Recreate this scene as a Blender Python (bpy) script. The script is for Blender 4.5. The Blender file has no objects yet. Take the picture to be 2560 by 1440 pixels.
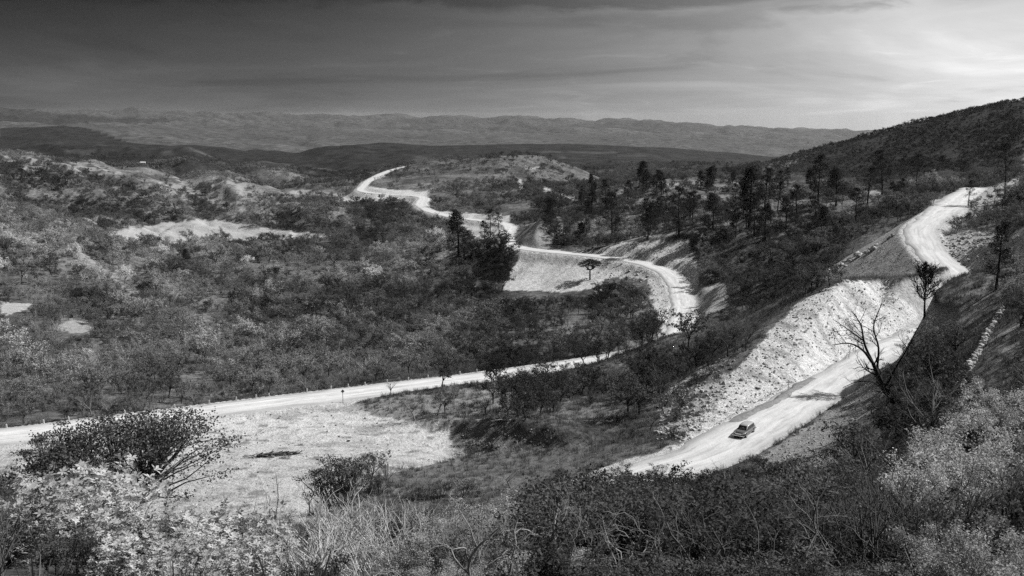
import bpy, math, random
import numpy as np
from mathutils import Vector, Matrix

# ------------------------------------------------------------------ camera, sky, sun, exposure
scene = bpy.context.scene
COL = scene.collection
F = 2560.0                       # focal length in units of the photograph's pixels (width 2560)
PITCH = math.radians(9.54)
CP, SP = math.cos(PITCH), math.sin(PITCH)

cam_data = bpy.data.cameras.new('camera')
cam_data.sensor_width = 36.0
cam_data.lens = 36.0
cam_data.clip_start = 0.2
cam_data.clip_end = 60000.0
cam = bpy.data.objects.new('camera', cam_data)
cam.location = (0, 0, 0)
cam.rotation_euler = (math.radians(90) - PITCH, 0, 0)
COL.objects.link(cam)
scene.camera = cam

SUN_AZ, SUN_EL = 76.0, 44.0      # degrees to the right of the view direction, above the horizon
saz, sel = math.radians(SUN_AZ), math.radians(SUN_EL)
sun_dir = Vector((math.sin(saz) * math.cos(sel), math.cos(saz) * math.cos(sel), math.sin(sel)))
sun_data = bpy.data.lights.new('sun', 'SUN')
sun_data.energy = 5.0
sun_data.angle = math.radians(0.6)
sun_data.color = (1.0, 0.995, 0.985)
sun = bpy.data.objects.new('sun', sun_data)
sun.rotation_euler = (-sun_dir).to_track_quat('-Z', 'Y').to_euler()
sun.location = (40, 40, 80)
COL.objects.link(sun)

world = bpy.data.worlds.new('World')
scene.world = world
world.use_nodes = True


def nd(nt, typ, **kw):
    n = nt.nodes.new(typ)
    for k, v in kw.items():
        if k == 'inp':
            for kk, vv in v.items():
                n.inputs[kk].default_value = vv
        else:
            setattr(n, k, v)
    return n


def mathn(nt, op, a, b=None, clamp=False):
    n = nt.nodes.new('ShaderNodeMath')
    n.operation = op
    n.use_clamp = clamp
    for i, s in enumerate((a, b)):
        if s is None:
            continue
        if isinstance(s, (int, float)):
            n.inputs[i].default_value = s
        else:
            nt.links.new(s, n.inputs[i])
    return n.outputs[0]


def ramp(nt, fac, stops, interp='LINEAR'):
    n = nt.nodes.new('ShaderNodeValToRGB')
    n.color_ramp.interpolation = interp
    cr = n.color_ramp
    while len(cr.elements) < len(stops):
        cr.elements.new(0.5)
    for e, (p, v) in zip(cr.elements, stops):
        e.position = p
        e.color = (v, v, v, 1)
    nt.links.new(fac, n.inputs[0])
    return n.outputs[0]


def build_world():
    nt = world.node_tree
    nt.nodes.clear()
    out = nd(nt, 'ShaderNodeOutputWorld')
    bg = nd(nt, 'ShaderNodeBackground')
    bg.inputs['Strength'].default_value = 0.08
    sky = nd(nt, 'ShaderNodeTexSky')
    sky.sky_type = 'NISHITA'
    sky.sun_disc = False
    sky.sun_elevation = sel
    sky.sun_rotation = saz
    sky.altitude = 900
    sky.air_density = 1.0
    sky.dust_density = 3.0
    sky.ozone_density = 1.0
    # look up no lower than a few degrees: the murk along the horizon is even
    tcs = nd(nt, 'ShaderNodeTexCoord')
    sxs = nd(nt, 'ShaderNodeSeparateXYZ')
    nt.links.new(tcs.outputs['Generated'], sxs.inputs[0])
    cbs = nd(nt, 'ShaderNodeCombineXYZ')
    nt.links.new(sxs.outputs[0], cbs.inputs[0])
    nt.links.new(sxs.outputs[1], cbs.inputs[1])
    nt.links.new(mathn(nt, 'MAXIMUM', sxs.outputs[2], 0.045), cbs.inputs[2])
    nt.links.new(cbs.outputs[0], sky.inputs['Vector'])
    # black and white film behind a red filter: the red channel only
    sep = nd(nt, 'ShaderNodeSeparateColor')
    nt.links.new(sky.outputs[0], sep.inputs[0])
    red = sep.outputs[0]
    # stratus sheets: noise on the plane of the cloud base
    tc = nd(nt, 'ShaderNodeTexCoord')
    sx = nd(nt, 'ShaderNodeSeparateXYZ')
    nt.links.new(tc.outputs['Generated'], sx.inputs[0])
    zc = mathn(nt, 'MAXIMUM', sx.outputs[2], 0.0)
    zc = mathn(nt, 'ADD', zc, 0.11)
    px = mathn(nt, 'DIVIDE', sx.outputs[0], zc)
    py = mathn(nt, 'DIVIDE', sx.outputs[1], zc)
    cb = nd(nt, 'ShaderNodeCombineXYZ')
    nt.links.new(px, cb.inputs[0])
    nt.links.new(py, cb.inputs[1])
    cb.inputs[2].default_value = 3.7
    n1 = nd(nt, 'ShaderNodeTexNoise', inp={'Scale': 0.55, 'Detail': 7.0, 'Roughness': 0.55, 'Distortion': 0.6})
    nt.links.new(cb.outputs[0], n1.inputs['Vector'])
    n2 = nd(nt, 'ShaderNodeTexNoise', inp={'Scale': 1.7, 'Detail': 8.0, 'Roughness': 0.6, 'Distortion': 0.9})
    nt.links.new(cb.outputs[0], n2.inputs['Vector'])
    c1 = ramp(nt, n1.outputs[0], [(0.34, 0.70), (0.52, 0.95), (0.72, 1.2)], 'EASE')
    c2 = ramp(nt, n2.outputs[0], [(0.42, 0.96), (0.58, 1.0), (0.74, 1.16)], 'EASE')
    cl_ = mathn(nt, 'MULTIPLY', c1, c2)
    # the sheet thickens overhead and lets the veiled sun glow through on its side
    lift = ramp(nt, sx.outputs[2], [(0.0, 0.54), (0.045, 0.27), (0.10, 0.12), (0.3, 0.18), (0.7, 0.22), (1.0, 0.24)])
    base = mathn(nt, 'MULTIPLY', red, lift)
    dt = nd(nt, 'ShaderNodeVectorMath', operation='DOT_PRODUCT')
    nrm = nd(nt, 'ShaderNodeVectorMath', operation='NORMALIZE')
    nt.links.new(tc.outputs['Generated'], nrm.inputs[0])
    nt.links.new(nrm.outputs[0], dt.inputs[0])
    ga, ge = math.radians(52), math.radians(30)      # thinnest part of the sheet, beside the sun
    dt.inputs[1].default_value = (math.sin(ga) * math.cos(ge), math.cos(ga) * math.cos(ge), math.sin(ge))
    gl = mathn(nt, 'POWER', 2.71828, mathn(nt, 'MULTIPLY', mathn(nt, 'SUBTRACT', dt.outputs['Value'], 0.775), 8.5))
    gl = mathn(nt, 'MINIMUM', mathn(nt, 'MULTIPLY', gl, 8.2), 8.5)
    m = mathn(nt, 'MULTIPLY', mathn(nt, 'ADD', base, gl), cl_)
    # the ragged lower edge of a dark cloud bank
    zz = mathn(nt, 'ADD', sx.outputs[2], mathn(nt, 'MULTIPLY', mathn(nt, 'SUBTRACT', n2.outputs[0], 0.5), 0.05))
    zz = mathn(nt, 'ADD', zz, mathn(nt, 'MULTIPLY', mathn(nt, 'SUBTRACT', n1.outputs[0], 0.5), 0.05))
    m = mathn(nt, 'MULTIPLY', m, ramp(nt, zz, [(0.092, 1.0), (0.108, 0.52), (0.2, 0.55), (0.4, 1.0)], 'EASE'))
    nt.links.new(m, bg.inputs['Color'])
    nt.links.new(bg.outputs[0], out.inputs[0])


build_world()
scene.view_settings.view_transform = 'Standard'
scene.view_settings.look = 'None'
scene.view_settings.gamma = 1.0
scene.view_settings.exposure = 0.0
scene.view_settings.use_curve_mapping = False
scene.render.engine = 'CYCLES'
cy = scene.cycles
cy.use_denoising = False
cy.max_bounces = 6
cy.diffuse_bounces = 3
cy.glossy_bounces = 2
cy.transmission_bounces = 2
cy.volume_bounces = 0
cy.transparent_max_bounces = 8

# ------------------------------------------------------------------ from the photograph's points to places in the land


def at(u, v, Y):
    """the place seen at (u, v) of the photograph that lies Y metres ahead"""
    uu, vv = (u - 1280.0) / F, (720.0 - v) / F
    dx, dy, dz = uu, CP + vv * SP, -SP + vv * CP
    t = Y / dy
    return (dx * t, Y, dz * t)


def proj(x, y, z):
    """inverse of at(): arrays of places to (u, v)"""
    d = y * CP - z * SP
    up = y * SP + z * CP
    d = np.maximum(d, 1e-3)
    return 1280.0 + F * x / d, 720.0 - F * up / d


def smooth(e0, e1, x):
    t = np.clip((x - e0) / (e1 - e0), 0, 1)
    return t * t * (3 - 2 * t)


def _hash(ix, iy, seed):
    h = (ix.astype(np.int64) * 374761393 + iy.astype(np.int64) * 668265263 + seed * 974634777) & 0x7fffffff
    h = (h ^ (h >> 13)) * 1274126177 & 0x7fffffff
    h = h ^ (h >> 16)
    return (h & 0xffff) / 65535.0


def vnoise(x, y, seed=0):
    ix, iy = np.floor(x), np.floor(y)
    fx, fy = x - ix, y - iy
    fx = fx * fx * fx * (fx * (fx * 6 - 15) + 10)
    fy = fy * fy * fy * (fy * (fy * 6 - 15) + 10)
    a = _hash(ix, iy, seed)
    b = _hash(ix + 1, iy, seed)
    c = _hash(ix, iy + 1, seed)
    d = _hash(ix + 1, iy + 1, seed)
    return (a + (b - a) * fx) * (1 - fy) + (c + (d - c) * fx) * fy


def fbm(x, y, octaves=4, seed=0, gain=0.5):
    s, amp, tot = 0.0, 1.0, 0.0
    for o in range(octaves):
        c, sn = math.cos(0.6 * o), math.sin(0.6 * o)
        s = s + amp * (vnoise((x * c - y * sn) * 2 ** o, (x * sn + y * c) * 2 ** o, seed + o) - 0.5)
        tot += amp
        amp *= gain
    return s / tot * 2.0            # about -1..1


# ------------------------------------------------------------------ the lie of the land
# (u, v, metres ahead) of points on the natural ground, read off the photograph
G = [
    # yard of bare gravel and the flat beside it
    (600, 1180, 134), (800, 1180, 134), (1000, 1040, 167), (850, 1000, 186), (200, 1120, 143), (1000, 1110, 149),
    (1200, 1130, 147), (1100, 1200, 132), (1300, 1150, 140), (1320, 1058, 157), (1500, 1100, 150), (1500, 1050, 158),
    (1600, 1000, 165), (1720, 1060, 143), (1500, 1000, 172), (1300, 1012, 172), (1150, 1030, 170),
    # ridge above the car's road, and the slope on its near side
    (2100, 703, 205), (2010, 745, 198), (1916, 802, 186), (1840, 880, 172), (2215, 718, 224),
    (2040, 724, 222), (1900, 775, 225), (1750, 825, 235), (1660, 850, 245), (1800, 900, 193), (1700, 950, 188),
    # bank and hillside on the near side of the car's road
    (2312, 795, 160), (2380, 735, 182), (2440, 655, 215), (2500, 900, 110), (2560, 700, 150), (2560, 1100, 60), (2480, 850, 120),
    (2560, 560, 235), (2230, 900, 152), (2210, 1000, 138), (2300, 1000, 118), (2100, 1200, 100), (2400, 1250, 55), (2560, 1250, 40),
    (2450, 600, 262), (2420, 560, 300), (2500, 480, 385),
    # ground off to the left of the upper fill
    (2050, 692, 282), (2150, 640, 300), (1960, 690, 325), (2000, 640, 335), (2000, 560, 420), (2150, 560, 362), (2100, 480, 520),
    (2200, 500, 440), (2300, 520, 362), (2300, 470, 500), (1850, 700, 365), (1800, 640, 400), (1800, 560, 440), (1830, 730, 352),
    # valley side beyond the lower road
    (200, 1000, 192), (0, 960, 212), (600, 950, 222), (1000, 900, 248), (1400, 850, 280), (300, 850, 290), (0, 800, 320),
    (700, 800, 340), (1100, 780, 360), (1450, 765, 368), (1600, 785, 342), (0, 700, 400), (300, 700, 420), (600, 700, 450),
    (900, 680, 460), (1150, 680, 450), (1240, 735, 405), (1000, 620, 540), (1150, 600, 520), (1400, 735, 395),
    (700, 620, 640), (450, 590, 720), (650, 570, 760), (300, 585, 680), (850, 540, 800), (930, 515, 870),
    # hillsides on the left
    (0, 508, 520), (150, 560, 520), (260, 612, 530), (0, 600, 440), (150, 650, 430), (100, 520, 700), (230, 545, 720),
    (0, 385, 1050), (200, 402, 1050), (320, 432, 1010), (500, 450, 1000), (620, 450, 990), (600, 520, 900), (300, 500, 860),
    (100, 460, 860), (740, 492, 1000), (420, 470, 950),
    (700, 440, 1500), (500, 412, 1900), (380, 362, 1900), (280, 385, 1700), (480, 385, 1850), (100, 370, 2000), (900, 430, 1500),
    (60, 322, 3300), (160, 317, 3300), (240, 332, 3200), (320, 358, 2900), (100, 345, 2700), (0, 272, 6500), (100, 284, 6500),
    (300, 288, 7500), (440, 300, 7200), (200, 318, 4600), (500, 330, 5000), (600, 345, 4200), (600, 372, 2900),
    # the ridge behind the winding road and the plain beyond it
    (900, 354, 2250), (1050, 366, 2200), (1250, 358, 2200), (1500, 361, 2300), (1700, 372, 2300), (1850, 388, 2200), (1970, 418, 2100),
    (750, 375, 2300), (1100, 395, 1900), (1600, 400, 1800), (1800, 430, 1500),
    (1000, 340, 4600), (1000, 318, 7500), (1300, 345, 4600), (1500, 330, 6800), (1850, 365, 4600), (1700, 345, 5600), (2000, 390, 4500),
    (300, 279, 12500), (600, 285, 12000), (1000, 292, 11500), (1250, 296, 11000), (1450, 306, 10500), (1650, 313, 9500),
    (1850, 318, 8500), (1960, 328, 8200), (2120, 351, 8000), (2400, 365, 8000),
    # knoll with the far bends of the road
    (1200, 405, 1200), (1350, 402, 1180), (1450, 436, 1130), (1500, 470, 1090), (1200, 470, 960), (1350, 500, 770), (1260, 520, 720),
    (1400, 460, 900), (1100, 440, 1050), (960, 450, 1090), (1060, 405, 1260),
    # pine ridge
    (1620, 452, 640), (1500, 490, 640), (1800, 455, 650), (1950, 432, 700), (1450, 560, 525), (1600, 560, 500), (1600, 597, 458),
    (1640, 611, 434), (1720, 615, 424), (1500, 616, 450), (1320, 553, 492), (1385, 590, 490), (1270, 575, 500), (1700, 520, 560),
    # dark hill on the right
    (2560, 256, 850), (2460, 278, 880), (2300, 304, 920), (2120, 350, 960), (1970, 412, 1000), (2500, 400, 650), (2300, 420, 690),
    (2150, 430, 760), (2560, 330, 720), (2400, 350, 780),
]
# places given outright: x/y, metres ahead, height (hidden ground, the brow below the camera, beyond the frame)
H = []
for a in (-0.8, -0.5, -0.25, 0.0, 0.22, 0.38, 0.55, 0.85):
    k = max(0.0, a - 0.1)
    for Y, z in ((2, -2.0), (5, -3.2), (10, -5.4), (20, -9.9), (35, -15.9), (55, -23.6), (75, -32.0), (95, -40.2)):
        if Y > 50 and a > 0.3:
            continue
        H.append((a, Y, z * (1 - 0.34 * k * min(1.0, max(0.0, (Y - 15) / 30.0)))))
for a in (-0.55, -0.3, -0.1, 0.05):
    H.append((a, 112, -46.6))
H += [(0.14, 112, -45.6), (0.2, 285, -66), (0.26, 270, -60), (0.33, 250, -46), (0.1, 310, -67), (-0.62, 160, -50), (-0.62, 215, -57),
      (-0.75, 150, -46), (-0.62, 400, -58), (-0.62, 600, -45), (-0.62, 1050, -38), (-0.7, 2000, -60), (-0.7, 4000, -60), (-0.7, 8000, 0),
      (0.6, 60, -19), (0.66, 110, -22), (0.66, 200, -17), (0.66, 400, -15), (0.66, 850, 30), (0.8, 1500, 30), (0.8, 5000, -50),
      (-0.45, 820, -73), (0.02, 1550, -95), (0.1, 1300, -92), (0.17, 1050, -92), (0.25, 1100, -88), (0.45, 1500, -30), (0.3, 1400, -75),
      (-0.42, 1400, -70), (-0.2, 1250, -84), (0.0, 2900, -112), (0.12, 3000, -118), (0.2, 3000, -125), (-0.1, 2700, -108)]
for a in (-0.75, -0.4, -0.1, 0.1, 0.3, 0.5, 0.8):
    H.append((a, 19000, -260 - 200 * max(a, 0)))
    H.append((a, 30000, -500))

ca, cl, cq = [], [], []
for (u, v, Y) in G:
    x, y, z = at(u, v, Y)
    ca.append(x / y); cl.append(math.log(y)); cq.append(z / y)
for (a, y, z) in H:
    ca.append(a); cl.append(math.log(y)); cq.append(z / y)

# ------------------------------------------------------------------ the road, one line from the upper right to the far hills
RP = [at(*p) for p in [
    (2440, 470, 470), (2405, 492, 395), (2378, 514, 340), (2342, 538, 308), (2300, 578, 283), (2330, 636, 260), (2392, 692, 240)]]
RP += [(104.5, 223, -38.6), (93, 206, -40.2), (76, 188.5, -41.1)]
RP += [at(*p) for p in [(2180, 893, 175), (2090, 951, 164), (2000, 1003, 152), (1860, 1085, 137), (1760, 1140, 129.5), (1560, 1200, 122.5)]]
RP += [(6, 115, -46.0), (-8, 110.5, -46.4), (-26, 108, -46.8), (-44, 108, -47.0), (-62, 113, -47.4), (-76, 124, -47.8), (-84, 138, -48.1), (-84, 148, -48.2)]
RP += [at(*p) for p in [
    (0, 1090, 151), (300, 1054, 163), (600, 1017, 176), (900, 980, 190), (1150, 950, 205), (1300, 930, 217), (1450, 908, 232),
    (1560, 890, 248), (1640, 868, 268), (1695, 838, 295), (1702, 808, 322), (1708, 770, 350), (1698, 722, 380), (1668, 682, 402),
    (1600, 656, 418), (1500, 641, 432), (1400, 631, 446), (1315, 622, 460), (1272, 610, 482), (1262, 588, 530), (1262, 560, 610),
    (1150, 545, 680), (1082, 530, 740), (1050, 512, 800), (1052, 492, 870), (980, 487, 930), (905, 478, 990), (908, 465, 1050),
    (928, 448, 1105), (970, 428, 1165), (1030, 414, 1225), (1110, 407, 1300), (1250, 404, 1420)]]


def catmull(P, step):
    P = [np.array(p, float) for p in P]
    P = [2 * P[0] - P[1]] + P + [2 * P[-1] - P[-2]]
    out = []
    for i in range(1, len(P) - 2):
        p0, p1, p2, p3 = P[i - 1:i + 3]
        t0 = 0.0
        t1 = t0 + max(np.linalg.norm(p1 - p0), 1e-3) ** 0.5
        t2 = t1 + max(np.linalg.norm(p2 - p1), 1e-3) ** 0.5
        t3 = t2 + max(np.linalg.norm(p3 - p2), 1e-3) ** 0.5
        n = max(2, int(np.linalg.norm(p2 - p1) / step))
        for k in range(n):
            t = t1 + (t2 - t1) * k / n
            a1 = (t1 - t) / (t1 - t0) * p0 + (t - t0) / (t1 - t0) * p1
            a2 = (t2 - t) / (t2 - t1) * p1 + (t - t1) / (t2 - t1) * p2
            a3 = (t3 - t) / (t3 - t2) * p2 + (t - t2) / (t3 - t2) * p3
            b1 = (t2 - t) / (t2 - t0) * a1 + (t - t0) / (t2 - t0) * a2
            b2 = (t3 - t) / (t3 - t1) * a2 + (t - t1) / (t3 - t1) * a3
            out.append((t2 - t) / (t2 - t1) * b1 + (t - t1) / (t2 - t1) * b2)
    out.append(P[-2])
    return np.array(out)


ROAD = catmull(RP, 1.2)
zs = ROAD[:, 2].copy()
ker = np.ones(17) / 17.0
zp = np.pad(zs, 8, mode='edge')
ROAD[:, 2] = np.convolve(zp, ker, 'valid')
HW = 4.3                          # half the width of the carriageway
rdist = np.concatenate([[0], np.cumsum(np.linalg.norm(np.diff(ROAD[:, :2], axis=0), axis=1))])

# road points also steer the natural ground, loosely
for p in RP[0:5:2] + RP[11::2]:
    ca.append(p[0] / p[1]); cl.append(math.log(p[1])); cq.append(p[2] / p[1])
ca, cl, cq = map(np.array, (ca, cl, cq))


def tps(r2):
    return 0.5 * r2 * np.log(r2 + 1e-9)


n = len(ca)
K = tps((ca[:, None] - ca[None]) ** 2 + (cl[:, None] - cl[None]) ** 2) + np.eye(n) * 1.5e-6
Pm = np.stack([np.ones(n), ca, cl], 1)
A = np.block([[K, Pm], [Pm.T, np.zeros((3, 3))]])
W = np.linalg.solve(A, np.concatenate([cq, np.zeros(3)]))


def tps_eval(a, l):
    q = W[n] + W[n + 1] * a + W[n + 2] * l
    for i in range(n):
        q = q + W[i] * tps((a - ca[i]) ** 2 + (l - cl[i]) ** 2)
    return q


# grid of the ground sheet: rays fan out from the hillside, rows get wider with distance
NC = 720
gA = np.linspace(-0.78, 0.78, NC)
gL = np.concatenate([np.linspace(math.log(2.0), math.log(60), 90, endpoint=False), np.linspace(math.log(60), math.log(520), 520, endpoint=False),
                     np.linspace(math.log(520), math.log(1500), 170, endpoint=False), np.linspace(math.log(1500), math.log(30000), 150)])
NR = len(gL)
cA = np.linspace(-0.78, 0.78, 181)
cL = np.linspace(math.log(2.0), math.log(30000), 300)
cg = tps_eval(cA[None, :].repeat(300, 0), cL[:, None].repeat(181, 1))


def bil(grid, xs, ys, x, y):
    fx = np.clip(np.interp(x, xs, np.arange(len(xs))), 0, len(xs) - 1.001)
    fy = np.clip(np.interp(y, ys, np.arange(len(ys))), 0, len(ys) - 1.001)
    ix, iy = fx.astype(int), fy.astype(int)
    tx, ty = fx - ix, fy - iy
    return (grid[iy, ix] * (1 - tx) + grid[iy, ix + 1] * tx) * (1 - ty) + (grid[iy + 1, ix] * (1 - tx) + grid[iy + 1, ix + 1] * tx) * ty


gAA = gA[None, :].repeat(NR, 0)
gLL = gL[:, None].repeat(NC, 1)
GY = np.exp(gLL)
GX = gAA * GY
GZ = bil(cg, cA, cL, gAA, gLL) * GY
# hollows and spurs
far = smooth(250, 900, GY)
REL = fbm(gAA * 13, gLL * 11, 4, 11, 0.5)
spur = np.abs(fbm(gAA * 17 + 4 + 0.3 * REL, gLL * 8 + gAA * 6, 3, 12, 0.5))
REL = REL * 0.7 - (0.28 - spur) * 1.3
calm = 1 - 0.75 * smooth(620, 800, GY) * smooth(-0.2, -0.1, gAA) * (1 - smooth(3000, 5000, GY))
REL = REL * calm
GZ += far * GY * 0.0105 * REL * (1 - 0.62 * smooth(1500, 3000, GY))
mid = smooth(30, 80, GY) * (1 - far)
rid = 1 - np.abs(fbm(GX / 46 + 7, GY / 46, 3, 21))
GZ += mid * (1.3 * fbm(GX / 38, GY / 38, 4, 5) + 0.9 * (rid - 0.7)) * smooth(185, 260, GY + 20)
GZ += mid * 0.35 * fbm(GX / 9, GY / 9, 3, 8)
GZ += smooth(4500, 7000, GY) * GY * 0.0045 * fbm(gAA * 34, gLL * 16, 4, 19, 0.6)
# ridge lines running down the hillsides further off
GZ -= smooth(420, 700, GY) * (1 - smooth(1500, 2600, GY)) * GY * 0.0028 * (np.abs(fbm(gAA * 34 + 3, gLL * 26, 3, 40)) ** 0.7)

# shallow pit cut into the flat beside the yard, with a bank round its far side


def bump_at(u, v, Y, rx, ry, h, p=2.0):
    global GZ
    x, y, _ = at(u, v, Y)
    r = np.sqrt(((GX - x) / rx) ** 2 + ((GY - y) / ry) ** 2)
    GZ = GZ + h * np.exp(-r ** p)


bump_at(1150, 1120, 150, 9, 4, -0.6)
bump_at(1230, 1110, 151, 7, 3.2, -0.8, 4)
PIT = np.array([at(*p)[:2] for p in [(985, 1054, 165), (1060, 1050, 163.5), (1140, 1056, 160), (1215, 1062, 157), (1290, 1062, 155.5), (1345, 1070, 153.5), (1395, 1086, 150), (1408, 1110, 146)]])
pd = np.full(GZ.shape, 1e9)
ps = np.zeros(GZ.shape)
pt = np.zeros(GZ.shape)
for i in range(len(PIT) - 1):
    (x0, y0), (x1, y1) = PIT[i], PIT[i + 1]
    dx, dy = x1 - x0, y1 - y0
    t = np.clip(((GX - x0) * dx + (GY - y0) * dy) / (dx * dx + dy * dy), 0, 1)
    d = np.hypot(GX - x0 - t * dx, GY - y0 - t * dy)
    m_ = d < pd
    sg = np.sign((dx) * (GY - y0) - (dy) * (GX - x0))
    pd = np.where(m_, d, pd)
    ps = np.where(m_, sg * d, ps)
    pt = np.where(m_, (i + t) / (len(PIT) - 1), pt)
ps = ps + 0.7 * fbm(GX / 2.2, GY / 2.2, 3, 17)
GZ += 1.8 * smooth(-2.4, 0.3, ps) * np.exp(-(np.maximum(ps, 0) / 6.5) ** 2) * smooth(0.0, 0.25, pt) * smooth(1.0, 0.9, pt) * (pd < 25) * (0.75 + 0.5 * pt)

bump_at(1640, 600, 441, 24, 10, 3.0)
bump_at(1720, 612, 432, 10, 10, 3.0)
bump_at(2120, 655, 285, 20, 20, -6.5)
bump_at(2285, 815, 161, 9, 9, 3.2)
bump_at(2350, 762, 171, 9, 9, 3.2)
bump_at(700, 1090, 157, 42, 15, -1.7)
bump_at(1325, 553, 497, 14, 14, 5.0)
bump_at(1800, 722, 352, 9, 10, 4.0)
bump_at(1330, 402, 1180, 90, 120, 7)
# cut and fill along the road: the ground is graded to the carriageway
GZN = GZ.copy()
DR = np.full(GZ.shape, 1e9)
ZR = np.zeros(GZ.shape)
SR = np.zeros(GZ.shape)
for i in range(len(ROAD)):
    x, y, z = ROAD[i]
    R = 34.0
    if y - R < 5:
        continue
    r0, r1 = np.searchsorted(gL, math.log(y - R)), np.searchsorted(gL, math.log(y + R))
    c0, c1 = np.searchsorted(gA, (x - R) / y - 0.02), np.searchsorted(gA, (x + R) / y + 0.02)
    if c1 <= c0 or r1 <= r0:
        continue
    sl = (slice(r0, r1), slice(c0, c1))
    d = np.hypot(GX[sl] - x, GY[sl] - y)
    m = d < DR[sl]
    DR[sl] = np.where(m, d, DR[sl])
    ZR[sl] = np.where(m, z, ZR[sl])
    SR[sl] = np.where(m, rdist[i], SR[sl])
rough = 0.5 * fbm(GX / 2.6, GY / 2.6, 3, 61) + 0.8 * fbm(GX / 9, GY / 9, 2, 62)
e = np.maximum(0, DR - HW - 0.9)
near = DR < 33
scut = 1.05 + 0.25 * fbm(GX / 14, GY / 14, 2, 63)
scut = scut + 1.1 * smooth(60, 70, GX) * smooth(150, 160, GY) * smooth(0.365, 0.395, GX / GY) * (GY < 232)
rill = np.abs(fbm(SR / 3.0, e / 16, 3, 64, 0.55))
top = ZR + e * scut + np.minimum(e, 2.0) * 0.4 * rough - np.minimum(e, 5) * 0.24 * (0.5 - rill)
bot = ZR - e * 0.70 - 0.05 * np.minimum(e, 3) * rough - np.minimum(e, 4) * 0.07 * (0.5 - rill)
Zg = np.clip(GZ, bot, top)
flat = smooth(HW + 1.2, HW + 0.5, DR)
Zg = Zg * (1 - flat) + (ZR - 0.12) * flat
GZ = np.where(near, Zg, GZ)
CUT = np.where(near, smooth(0.25, 0.9, GZN - GZ), 0.0)
FILL = np.where(near, smooth(0.25, 0.9, GZ - GZN), 0.0)
GU, GV = proj(GX, GY, GZ)


def height(x, y):
    x, y = np.asarray(x, float), np.asarray(y, float)
    return bil(GZ, gA, gL, x / y, np.log(y))


def sample(grid, x, y):
    x, y = np.asarray(x, float), np.asarray(y, float)
    return bil(grid, gA, gL, x / y, np.log(y))
# ------------------------------------------------------------------ what the ground is made of, place by place


def inpoly(u, v, poly):
    c = np.zeros(u.shape, bool)
    j = len(poly) - 1
    for i in range(len(poly)):
        xi, yi = poly[i]
        xj, yj = poly[j]
        if yi != yj:
            c ^= ((yi > v) != (yj > v)) & (u < (xj - xi) * (v - yi) / (yj - yi) + xi)
        j = i
    return c


def segdist(u, v, pts):
    best = np.full(u.shape, 1e9)
    for (x0, y0), (x1, y1) in zip(pts[:-1], pts[1:]):
        dx, dy = x1 - x0, y1 - y0
        t = np.clip(((u - x0) * dx + (v - y0) * dy) / (dx * dx + dy * dy), 0, 1)
        best = np.minimum(best, np.hypot(u - x0 - t * dx, v - y0 - t * dy))
    return best


wob = GY * 0 + 1
ju = GU + (fbm(gAA * 70, gLL * 70, 5, 71, 0.65)) * 24
jv = GV + (fbm(gAA * 70 + 50, gLL * 70, 5, 72, 0.65)) * 11
BARE = np.zeros(GZ.shape)          # 1 where no scrub grows
ALB = np.full(GZ.shape, 0.125)     # reflectance of the soil


def lay(mask, alb, bare=1.0):
    global BARE, ALB
    m = mask.astype(float)
    BARE = np.maximum(BARE, m * bare)
    ALB = ALB * (1 - m) + alb * m


def zone(poly, y0, y1, j=1.0):
    return inpoly(GU + (ju - GU) * j, GV + (jv - GV) * j, poly) & (GY > y0) & (GY < y1)


# broad tones of the soil, with relief shading painted in: darker hollows, lighter spurs
n_big = fbm(gAA * 9, gLL * 9, 4, 31)
ALB *= np.clip(1 + 0.35 * n_big + 0.9 * REL * smooth(250, 500, GY), 0.35, 2.0)
lay(zone([(0, 480), (760, 440), (720, 1000), (0, 1000)], 190, 1200, 2) * np.clip(0.55 + 0.9 * REL, 0.1, 0.9), 0.17, 0)
lay(zone([(1450, 400), (2560, 240), (2560, 700), (2000, 720), (1450, 700)], 330, 1200, 2) * 0.7, 0.115, 0)
lay(smooth(0.1, 0.3, fbm(gAA * 60, gLL * 60, 4, 51, 0.6)) * zone([(1480, 440), (1950, 420), (2250, 470), (2200, 560), (1900, 600), (1550, 600)], 420, 760, 2) * 0.9, 0.24, 0.8)
lay(smooth(0.12, 0.3, fbm(gAA * 60, gLL * 60, 5, 33, 0.65)) * ((GY > 420) & (GY < 1500) & (GU < 760)) * 0.8, 0.23, 0.6)
lay(smooth(0.22, 0.4, fbm(gAA * 44, gLL * 44, 3, 34)) * ((GY > 380) & (GY < 1500) & (GU > 760)) * 0.7, 0.15, 0.4)
lay(smooth(0.2, 0.34, fbm(gAA * 34, gLL * 34, 3, 39)) * ((GY > 240) & (GY < 480) & (GU < 1150)) * 0.7, 0.21, 0.35)
# fields and dry ground on the far plain
st = fbm(gAA * 16, gLL * 70, 4, 35)
lay(smooth(0.22, 0.36, st) * (GY > 2750) * (GY < 9500) * 0.6, 0.14, 1)
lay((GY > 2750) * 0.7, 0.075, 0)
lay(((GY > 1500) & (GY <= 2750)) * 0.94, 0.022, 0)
lay(smooth(0.3, 0.45, fbm(gAA * 24, gLL * 60, 3, 36)) * ((GY > 1350) & (GY < 2000)) * 0.4, 0.14, 1)
# dark hills at the left
lay(zone([(0, 320), (160, 312), (240, 325), (330, 360), (200, 352), (0, 350)], 2500, 4200, 0.4) * 0.95, 0.025, 0)
lay(zone([(-50, 265), (60, 268), (160, 284), (300, 292), (440, 298), (420, 306), (250, 306), (100, 312), (-50, 310)], 4800, 9000, 0.3) * 0.8, 0.04, 0)
# dark hill at the right
lay(zone([(1950, 430), (2120, 340), (2560, 230), (2560, 430), (2200, 470)], 560, 1300, 0.4) * 0.95, 0.022, 0)
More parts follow.
